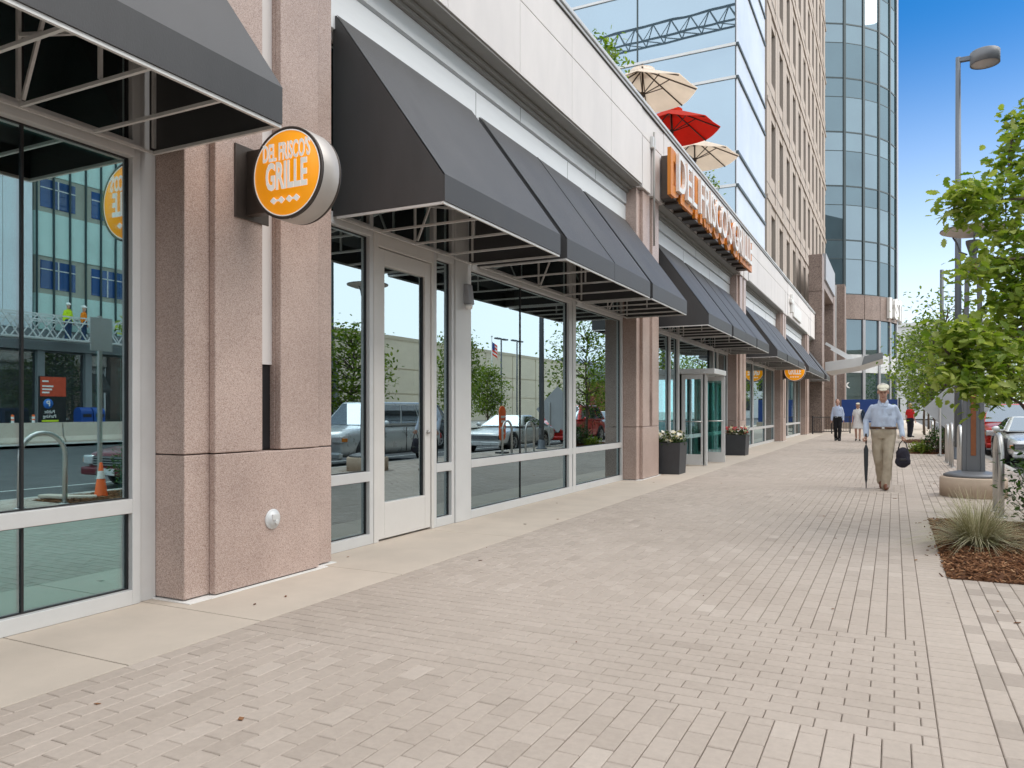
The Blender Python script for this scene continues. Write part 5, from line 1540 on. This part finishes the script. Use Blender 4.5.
    if hat is not None:
        b = MB(); b.ell(hp(0, .018, .072), (.092 * k, .108 * k, .055 * k), 22, 12, nod); b.ell(hp(0, -.045, .078), (.088 * k, .078 * k, .036 * k), 18, 10, nod)
        b.ell(hp(0, -.112, .062), (.066 * k, .05 * k, .014 * k), 18, 8, nod)
        settle(b.build('cap', hat, r), .009 * k * vox, 1)
    if helmet is not None:
        b = MB(); b.ell(hp(0, .01, .08), (.105 * k, .13 * k, .085 * k), 22, 12, nod); b.ell(hp(0, -.03, .055), (.115 * k, .155 * k, .014 * k), 22, 8, nod)
        settle(b.build('helmet', helmet, r), .01 * k * vox, 1)
    r.location = loc; r.rotation_euler.z = rz
    return r
M['lips'] = pmat('lips', (.30, .12, .10), .5)
STAND = dict(head=(0, -.01, 1.625), neck=(0, .01, 1.475), chest=(0, .01, 1.30), waist=(0, 0, 1.08), pelvis=(0, 0, .93),
             shL=(.150, .015, 1.385), elL=(.215, .03, 1.12), wrL=(.225, -.03, .87), shR=(-.150, .015, 1.385), elR=(-.215, .03, 1.12), wrR=(-.225, -.03, .87),
             hipL=(.085, 0, .90), knL=(.085, -.01, .49), anL=(.085, .02, .085), toeL=(.10, -.15, .035),
             hipR=(-.085, 0, .90), knR=(-.085, -.01, .49), anR=(-.085, .02, .085), toeR=(-.10, -.15, .035))
def pose(**kw): d = dict(STAND); d.update(kw); return d
# old man with cap, umbrella and bag
MX, MY = -.16, 14.15
mp = pose(head=(0, -.105, 1.59), neck=(0, -.02, 1.435), chest=(0, -.005, 1.265), nodd=(17,), girth=(1.14,),
          shL=(.162, .0, 1.335), elL=(.25, .03, 1.13), wrL=(.275, -.06, .885), shR=(-.162, .0, 1.335), elR=(-.255, .03, 1.13), wrR=(-.255, -.07, .88), curlL=(1.5,), curlR=(1.5,),
          hipL=(.09, 0, .90), knL=(.075, -.12, .50), anL=(.035, -.13, .09), toeL=(.045, -.31, .045),
          hipR=(-.09, 0, .90), knR=(-.075, .02, .49), anR=(-.02, .20, .14), toeR=(-.03, .07, .035))
blue_shirt = cloth('pale_blue_shirt', (.52, .60, .74), .05); khaki = cloth('khaki_trousers', (.44, .375, .285), .08); brown_shoe = pmat('brown_leather', (.16, .06, .03), .4)
grey_hair = pmat('grey_hair', (.42, .40, .37), .7); cap_m = cloth('cream_cap_cloth', (.66, .62, .50), .06)
person('older man in a pale blue shirt, khaki trousers and cream flat cap, head bowed', (MX, MY, 0), 1.78, blue_shirt, khaki, brown_shoe, grey_hair, mp, hat=cap_m, belt=pmat('brown_belt', (.10, .045, .02), .4))
k = 1.78 / 1.75
hR = Vector((-.252, -.10, .80)) * k + Vector((MX, MY, 0)); hL = Vector((.285, -.09, .805)) * k + Vector((MX, MY, 0))
r = empty('umbrella', 'furled dark grey umbrella held by the older man', 'umbrella', (hR.x, hR.y, 0))
b = MB(); b.tube([(hR.x + .002, hR.y, .03), (hR.x, hR.y, .84)], .008, 8); b.build('shaft', M['black'], r)
b = MB(); b.tube([(hR.x, hR.y, .01), (hR.x, hR.y, .10), (hR.x, hR.y, .16), (hR.x, hR.y, .42), (hR.x, hR.y, .66), (hR.x, hR.y, .73)], [.006, .009, .02, .032, .036, .016], 12)
b.build('furled_cloth', cloth('umbrella_cloth', (.045, .05, .055)), r)
b = MB(); b.tube([(hR.x, hR.y, .76), (hR.x, hR.y, .88), (hR.x, hR.y - .02, .915), (hR.x, hR.y - .06, .915), (hR.x, hR.y - .075, .88)], .014, 10); b.build('handle', M['dark_wood'], r)
r = empty('bag', 'dark leather bag hanging from the older man hand', 'bag', (hL.x, hL.y, hL.z - .5))
b = MB(); b.ell((hL.x, hL.y, hL.z - .27), (.105, .075, .16), 20, 14); b.ell((hL.x, hL.y, hL.z - .34), (.118, .085, .11), 20, 12); settle(b.build('body', cloth('dark_leather', (.03, .028, .04), .3), r), .012, 2, .012, 14)
b = MB(); b.tube([(hL.x - .07, hL.y, hL.z - .15), (hL.x - .045, hL.y, hL.z - .05), (hL.x, hL.y, hL.z + .005), (hL.x + .045, hL.y, hL.z - .05), (hL.x + .07, hL.y, hL.z - .15)], .009, 8); b.build('strap', M['black'], r)
b = MB(); b.box(hL.x - .05, hL.x + .05, hL.y - .095, hL.y - .07, hL.z - .33, hL.z - .29); b.build('flap', M['black'], r, bevel=.01)
# couple
walk = pose(knL=(.085, -.08, .50), anL=(.075, -.10, .085), toeL=(.09, -.27, .04), anR=(-.075, .13, .11), toeR=(-.09, -.02, .035), nodd=(4,))
person('man in a pale blue shirt and black trousers walking beside a woman', (-2.2, 36.2, 0), 1.82, cloth('light_blue_shirt', (.50, .58, .74), .05), cloth('black_trousers', (.015, .015, .018)), M['black'], pmat('dark_brown_hair', (.035, .02, .012), .6), walk, vox=1.4, belt=M['black'])
white_dress = cloth('white_dress_cloth', (.74, .72, .70), .04)
person('woman in a short white dress with a hat walking beside a man', (-1.4, 36.4, 0), 1.66, white_dress, None, M['dark_wood'], pmat('light_brown_hair', (.22, .12, .06), .6), dict(walk, long=(1, 0, 0)), vox=1.4, dress=white_dress, hat=cap_m, sleeves='short')
r = empty('jacket', 'dark blue jacket draped over the woman shoulder', 'jacket', (-1.22, 36.3, 1.0))
b = MB(); b.ell((-1.2, 36.35, 1.2), (.075, .13, .16), 14, 10); b.ell((-1.18, 36.33, 1.0), (.07, .11, .2), 14, 10); settle(b.build('cloth_body', cloth('navy_cloth', (.02, .035, .06)), r), .016, 2, .012, 12)
b = MB(); b.tube([(-1.24, 36.2, 1.2), (-1.2, 36.17, 1.0), (-1.19, 36.2, .84)], [.05, .045, .035], 10); b.build('sleeve', cloth('navy_sleeve', (.02, .035, .06)), r)
person('person in a bright red top far along the walk by the trees', (.72, 42.6, 0), 1.68, cloth('red_top', (.58, .03, .03)), cloth('dark_trousers', (.02, .02, .03)), M['black'], pmat('blonde_hair', (.4, .28, .14), .6), pose(anR=(-.075, .1, .1)), rz=2.6, vox=1.6, sleeves='short')

# ------------------------------------------------------------------ across the street (seen mirrored in the shop windows)
r = empty('site_building', 'grey glass building under construction across the street', 'building', (34, 20, 0))
b = MB(); b.box(27.3, 60, -40, 44, 0, 30); b.build('core', M['const_grey'], r)
b = MB()
for k in range(4): b.box(27.0, 27.3, 7.6 + k * 3.65, 11.2 + k * 3.65, 5.2, 30)
b.box(27.0, 27.3, -40, 7.55, 5.2, 30)
b.build('pale_wall', M['const_pale'], r)
b = MB(); b.box(26.9, 27.31, -40, 44, 4.2, 5.15); b.build('grey_band', M['const_grey'], r)
ybs = [22.3 + 2.6 * k for k in range(9)]
for kf in range(6):
    z0 = 5.2 + 3.9 * kf
    for y0 in ybs[:-1]:  # reflection of an opposite building, built as coloured panels and windows
        b = MB(); b.box(27.02, 27.3, y0, y0 + 2.6, z0 + 3.5 - .0, z0 + 3.9); b.box(27.02, 27.3, y0, y0 + 2.6, z0, z0 + 1.7); b.build('pale_panel', M['const_teal'], r)
        b = MB(); b.box(27.06, 27.3, y0, y0 + 2.6, z0 + 1.701, z0 + 3.499); b.build('reflection_panel', M['const_tan'], r)
        b = MB(); b.box(27.04, 27.059, y0 + .25, y0 + 2.0, z0 + 1.95, z0 + 3.3); wo = b.build('window', M['blue_reflection'], r)
        b = MB(); b.box(27.02, 27.0395, y0 + 1.1, y0 + 1.16, z0 + 1.95, z0 + 3.3); b.box(27.02, 27.0395, y0 + .25, y0 + 2.0, z0 + 2.85, z0 + 2.9); b.build('reflection_bar', M['pale_metal'], wo)
b = MB()
for k in range(27): b.box(26.9, 27.0, 22.3 + k * .82, 22.36 + k * .82, 5.2, 29)
b.build('fin', M['mullion'], r)
for k in range(10):
    b = MB(); b.box(27.2, 27.29, 20.4 + k * 2.4, 22.4 + k * 2.4, .1, 4.1); b.build('shop_window', M['darkglass'], r)
b = MB()
for k in range(11): b.box(27.0, 27.295, 20.0 + k * 2.4, 20.35 + k * 2.4, 0, 4.19)
b.box(27.0, 27.295, -40, 19.9, 0, 4.19)
b.build('column', M['const_grey'], r)
# swing stage with two workers
r = empty('swing_stage', 'white lattice work platform hanging on the site building', 'work platform', (26.2, 23, 4.6))
b = MB(); xa, xb, ya, yb, zb_, zt = 25.7, 26.5, 20.0, 27.2, 4.65, 5.75
b.box(xa, xb, ya, yb, zb_ - .05, zb_); b.build('deck', M['pale_metal'], r)
for xx in (xa, xb):
    b = MB()
    for z in (zb_ + .02, zt, (zb_ + zt) / 2 + .3): b.bar((xx, ya, z), (xx, yb, z), .06)
    n = 9
    for k in range(n):
        y0, y1 = ya + (yb - ya) * k / n, ya + (yb - ya) * (k + 1) / n
        b.bar((xx, y0, zb_), (xx, y1, zt) if k % 2 else (xx, y1, zt), .045); b.bar((xx, y0, zt), (xx, y1, zb_), .045)
    b.build('rail', M['pale_metal'], r)
b = MB()
for yy in (20.3, 26.9): b.tube([(26.1, yy, zt), (26.1, yy, 29.9)], .012, 6)
b.build('cable', M['steel'], r)
hv = cloth('yellow_vest', (.55, .72, .03)); ov = cloth('orange_vest', (.85, .25, .02)); jean = cloth('blue_jeans', (.04, .07, .14))
person('worker in a yellow vest and white helmet on the hanging platform', (26.1, 23.3, 4.65), 1.8, hv, jean, M['black'], None, pose(), rz=R(-90), vox=2.2, helmet=M['white'])
person('worker in an orange vest and white helmet on the hanging platform', (26.1, 24.1, 4.65), 1.76, ov, jean, M['black'], None, pose(), rz=R(-120), vox=2.2, helmet=M['white'])

# concrete barrier, boards, mail box
for k in range(9):
    y0 = 2 + k * 3.72
    r = empty('concrete_barrier', 'long concrete road barrier segment in a row before the site building', 'barrier', (22.4, y0, -.02), 0, 'concrete barriers by the building site')
    b = MB(); pr = [(22.1, -.02), (22.1, .06), (22.25, .24), (22.32, .82), (22.48, .82), (22.55, .24), (22.7, .06), (22.7, -.02)]
    b.prism([(x, y0, z) for x, z in pr], (0, 3.66, 0)); b.build('body', M['concrete'], r, bevel=.01)
    b = MB(); b.box(22.3, 22.5, y0 + 3.661, y0 + 3.715, .2, .6); b.build('joint_pin', M['steel'], r)
r = empty('parking_board', 'red and black public parking notice board mirrored in the left window', 'sign', (24.5, 21.6, 0))
yc = 21.55
b = MB(); b.box(24.5, 24.6, yc - .6, yc + .6, 0.0, 2.85); b.build('board', M['black'], r)
b = MB(); b.box(24.48, 24.4995, yc - .58, yc + .58, 1.95, 2.82); b.build('red_panel', pmat('red_board_paint', (.55, .07, .03), .5), r)
b = MB(); b.lathe([(0, 0), (.22, 0), (.22, .015), (0, .015)], (24.499, yc - .22, 1.62), 28, (-1, 0, 0)); b.build('blue_disc', pmat('blue_disc_paint', (.03, .16, .55), .5), r)
b = MB(); ux = (0, -1, 0)
b.text('P', (24.482, yc - .22, 1.62), ux, (0, 0, 1), .36, .004, .02)
b.text('Public', (24.498, yc - .15, 1.26), ux, (0, 0, 1), .2, .004, .01); b.text('Parking', (24.498, yc - .15, 1.06), ux, (0, 0, 1), .2, .004, .01)
for z, wd in ((2.62, .14), (2.4, .25), (2.26, .22), (2.12, .16)): b.box(24.474, 24.4795, yc - .5, yc - .5 + wd * 2, z - .035, z + .035)
b.build('lettering', M['white'], r)
b = MB(); b.box(24.492, 24.4995, yc - .5, yc + .25, .82, .9); b.build('yellow_line', M['yellow'], r)
r = empty('mailbox', 'blue mailbox with two rounded tops behind the barrier', 'mailbox', (24.2, 22.9, 0))
for k in (0, 1):
    b = MB(); y0 = 22.55 + k * .62; pr = [(24.0, .18), (24.0, 1.2)] + [(24.29 - .29 * math.cos(PI * t / 8), 1.2 + .27 * math.sin(PI * t / 8)) for t in range(1, 8)] + [(24.58, 1.2), (24.58, .18)]
    b.prism([(x, y0, z) for x, z in pr], (0, .56, 0)); bo = b.build('box', M['bluehouse'], r, bevel=.015)
    b = MB(); b.box(23.985, 24.0, y0 + .08, y0 + .48, 1.02, 1.16); b.build('slot', M['black'], bo)
    for q in (y0 + .06, y0 + .5):
        b = MB(); b.box(24.04, 24.54, q - .03, q + .03, -.02, .18); b.build('leg', M['black'], r)
def drum(x, y, label):
    r = empty('traffic_post', label, 'traffic post', (x, y, -.02), 0, 'orange delineator posts')
    b = MB(); b.lathe([(0, 0), (.2, 0), (.2, .05), (.06, .08), (.06, 1.15), (0, 1.17)], (x, y, -.02), 18); b.build('post', M['cone'], r)
    b = MB(); b.lathe([(.061, .8), (.061, .92)], (x, y, -.02), 18); b.lathe([(.061, .98), (.061, 1.08)], (x, y, -.02), 18); b.build('band', M['white'], r)
drum(24.0, 19.5, 'orange delineator post nearer the camera behind the barrier'); drum(24.2, 20.5, 'orange delineator post beside the parking board')

# parking structure with blank beige wall
r = empty('parking_garage', 'long blank beige parking garage across the road', 'building', (50, 90, 0))
b = MB()
b.box(42, 80, 40, 134, 0, 3.2); b.box(42.15, 80, 40.1, 133.9, 3.2, 3.35); b.box(42, 80, 40, 134, 3.35, 6.1); b.box(42.15, 80, 40.1, 133.9, 6.1, 6.25); b.box(42, 80, 40, 134, 6.25, 9.5)
b.build('wall', M['beige_wall'], r)
b = MB(); b.box(41.9, 80.1, 39.9, 134.1, 9.501, 9.9); b.build('coping', M['beige_band'], r)
b = MB()
for k in range(11): b.box(41.93, 41.999, 44 + k * 8.4, 44.12 + k * 8.4, 0, 9.5)
b.build('wall_joint', M['beige_band'], r)
r = empty('brick_building', 'low red brick building past the parking garage', 'building', (45, 150, 0))
b = MB(); b.box(38, 60, 140, 175, 0, 7); b.build('wall', pmat('red_brick', (.28, .09, .06), .8, 0, .1, 2), r)
b = MB(); b.prism([(37.5, 139.5, 7.01), (60.5, 139.5, 7.01), (49, 139.5, 12)], (0, 36, 0)); b.build('roof', M['const_grey'], r)

FT_ = 'trees across the street'
for i, (x, y, h, rad, lab) in enumerate([(15.2, 31.0, 5.4, 1.9, 'leafy tree across the street, mirrored left of the glass door'), (15.5, 42.0, 6.2, 1.7, 'leafy tree across the street, mirrored in the pane right of the door'),
        (22, 58, 5.0, 1.6, 'small round tree before the garage wall'), (13.5, 66, 6.5, 2.6, 'tree at the far kerb, mirrored beside the entrance'),
        (13.5, 80, 7.0, 3.0, 'larger tree at the far kerb, second in the row'), (13.5, 97, 7.5, 3.2, 'third tree at the far kerb towards the brick building'), (14, 118, 8, 3.6, 'fourth tree at the far kerb, near the brick building'), (14, 145, 9, 4.2, 'last tree of the far kerb row')]):
    tree('street_tree', lab, x, y, h, rad, 1.2, M['treeleaf'], .22 + .03 * (i > 3), 95, 36, 'mid', 40 + i, FT_, .1, -.02, (.62, .22), .36)

FY = 88.8
r = empty('flagpole', 'white flagpole with a red, white and blue flag', 'flagpole', (38, FY, 0))
b = MB(); b.tube([(38, FY, 0), (38, FY, 11.0)], [.1, .05], 10); b.ell((38, FY, 11.1), (.12, .12, .12)); b.build('pole', M['pale_metal'], r)
def flagpart(nm, m, y0, y1, z0, z1, off):
    b = MB(); vs = []; fs = []
    for j in range(9):
        u = j / 8; yy = y0 + (y1 - y0) * u; t = yy - FY
        x = 38 + .18 * math.sin(t * 3.0) + off
        vs += [(x, FY + t * .75, z0 - t * .45), (x, FY + t * .75, z1 - t * .45)]
    fs = [(2 * j, 2 * j + 2, 2 * j + 3, 2 * j + 1) for j in range(8)]
    b.add(vs, fs, True); return b.build(nm, m, r)
for k in range(7): flagpart('stripe', M['red_cloth'] if k % 2 == 0 else M['white'], FY + .05, FY + 2.5, 9.0 + k * .24, 9.24 + k * .24, 0)
for o_ in (-.02, .02): flagpart('canton', M['bluehouse'], FY + .05, FY + 1.05, 9.72, 10.68, o_)
def twin_light(x, y, h, label):
    r = empty('parking_light', label, 'light pole', (x, y, 0), 0, 'tall lights before the garage')
    b = MB(); b.tube([(x, y, 0), (x, y, h)], .09, 8); b.build('pole', M['pole_grey'], r)
    for s in (-1, 1):
        b = MB(); b.box(x - .2, x + .2, y + s * .25, y + s * 1.3, h - .05, h + .12); b.build('lamp_head', M['pole_grey'], r, bevel=.02)
twin_light(30, 76, 9.3, 'twin headed light pole, mirrored left in the wide window'); twin_light(30, 80, 9.4, 'twin headed light pole, mirrored near the centre of the wide window'); twin_light(34, 52, 7.6, 'twin headed light pole, mirrored in the glass door')
def signal(x, y, h, label):
    r = empty('traffic_signal', label, 'traffic signal', (x, y, 0), 0, 'traffic signals at the crossing')
    b = MB(); b.tube([(x, y, 0), (x, y, h)], .1, 10); b.build('pole', M['black'], r)
    for z in (2.6, h * .6):
        b = MB(); b.box(x - .18, x + .18, y - .48, y - .13, z, z + 1.0); ho = b.build('signal_head', M['black'], r, bevel=.02)
        for j, m in enumerate(('red_cloth', 'amber', 'darkleaf')):
            c = MB(); c.lathe([(0, 0), (.1, 0), (.11, .05), (.1, .05)], (x - .181, y - .3, z + .82 - j * .3), 14, (-1, 0, 0)); c.build('lens', M['black'] if m == 'darkleaf' else M[m], ho)
signal(20.2, 51, 9.0, 'dark traffic signal pole, mirrored left in the wide window'); signal(20.8, 75, 6.6, 'dark traffic signal pole, mirrored right in the wide window')
# tower crane far behind, seen mirrored in the glass office
r = empty('tower_crane', 'lattice boom of a tower crane mirrored in the glass office', 'crane', (-70, -30, 0))
b = MB()
p0, p1 = Vector((-75, -30, 44.6)), Vector((-2, -24, 42.8)); n = 34; hh = 2.0; ww = .8
tops = []; 
for s in (-1, 1): b.bar(p0 + Vector((0, s * ww, 0)), p1 + Vector((0, s * ww, 0)), .18)
b.bar(p0 + Vector((0, 0, hh)), p1 + Vector((0, 0, hh)), .2)
for k in range(n):
    a, c = p0.lerp(p1, k / n), p0.lerp(p1, (k + 1) / n); m_ = (a + c) / 2 + Vector((0, 0, hh))
    for s in (-1, 1):
        o_ = Vector((0, s * ww, 0)); b.bar(a + o_, m_, .1); b.bar(m_, c + o_, .1)
    b.bar(a + Vector((0, ww, 0)), c - Vector((0, ww, 0)), .09)
b.build('boom', M['black'], r)
b = MB()
for sx in (-1, 1):
    for sy in (-1, 1): b.bar((-70 + sx, -30 + sy, 0), (-70 + sx, -30 + sy, 54), .25)
for k in range(27): b.bar((-71, -31, k * 2), (-69, -31, k * 2 + 2), .12); b.bar((-69, -29, k * 2), (-71, -29, k * 2 + 2), .12); b.bar((-71, -29, k * 2), (-71, -31, k * 2 + 2), .12)
b.build('mast', M['black'], r)
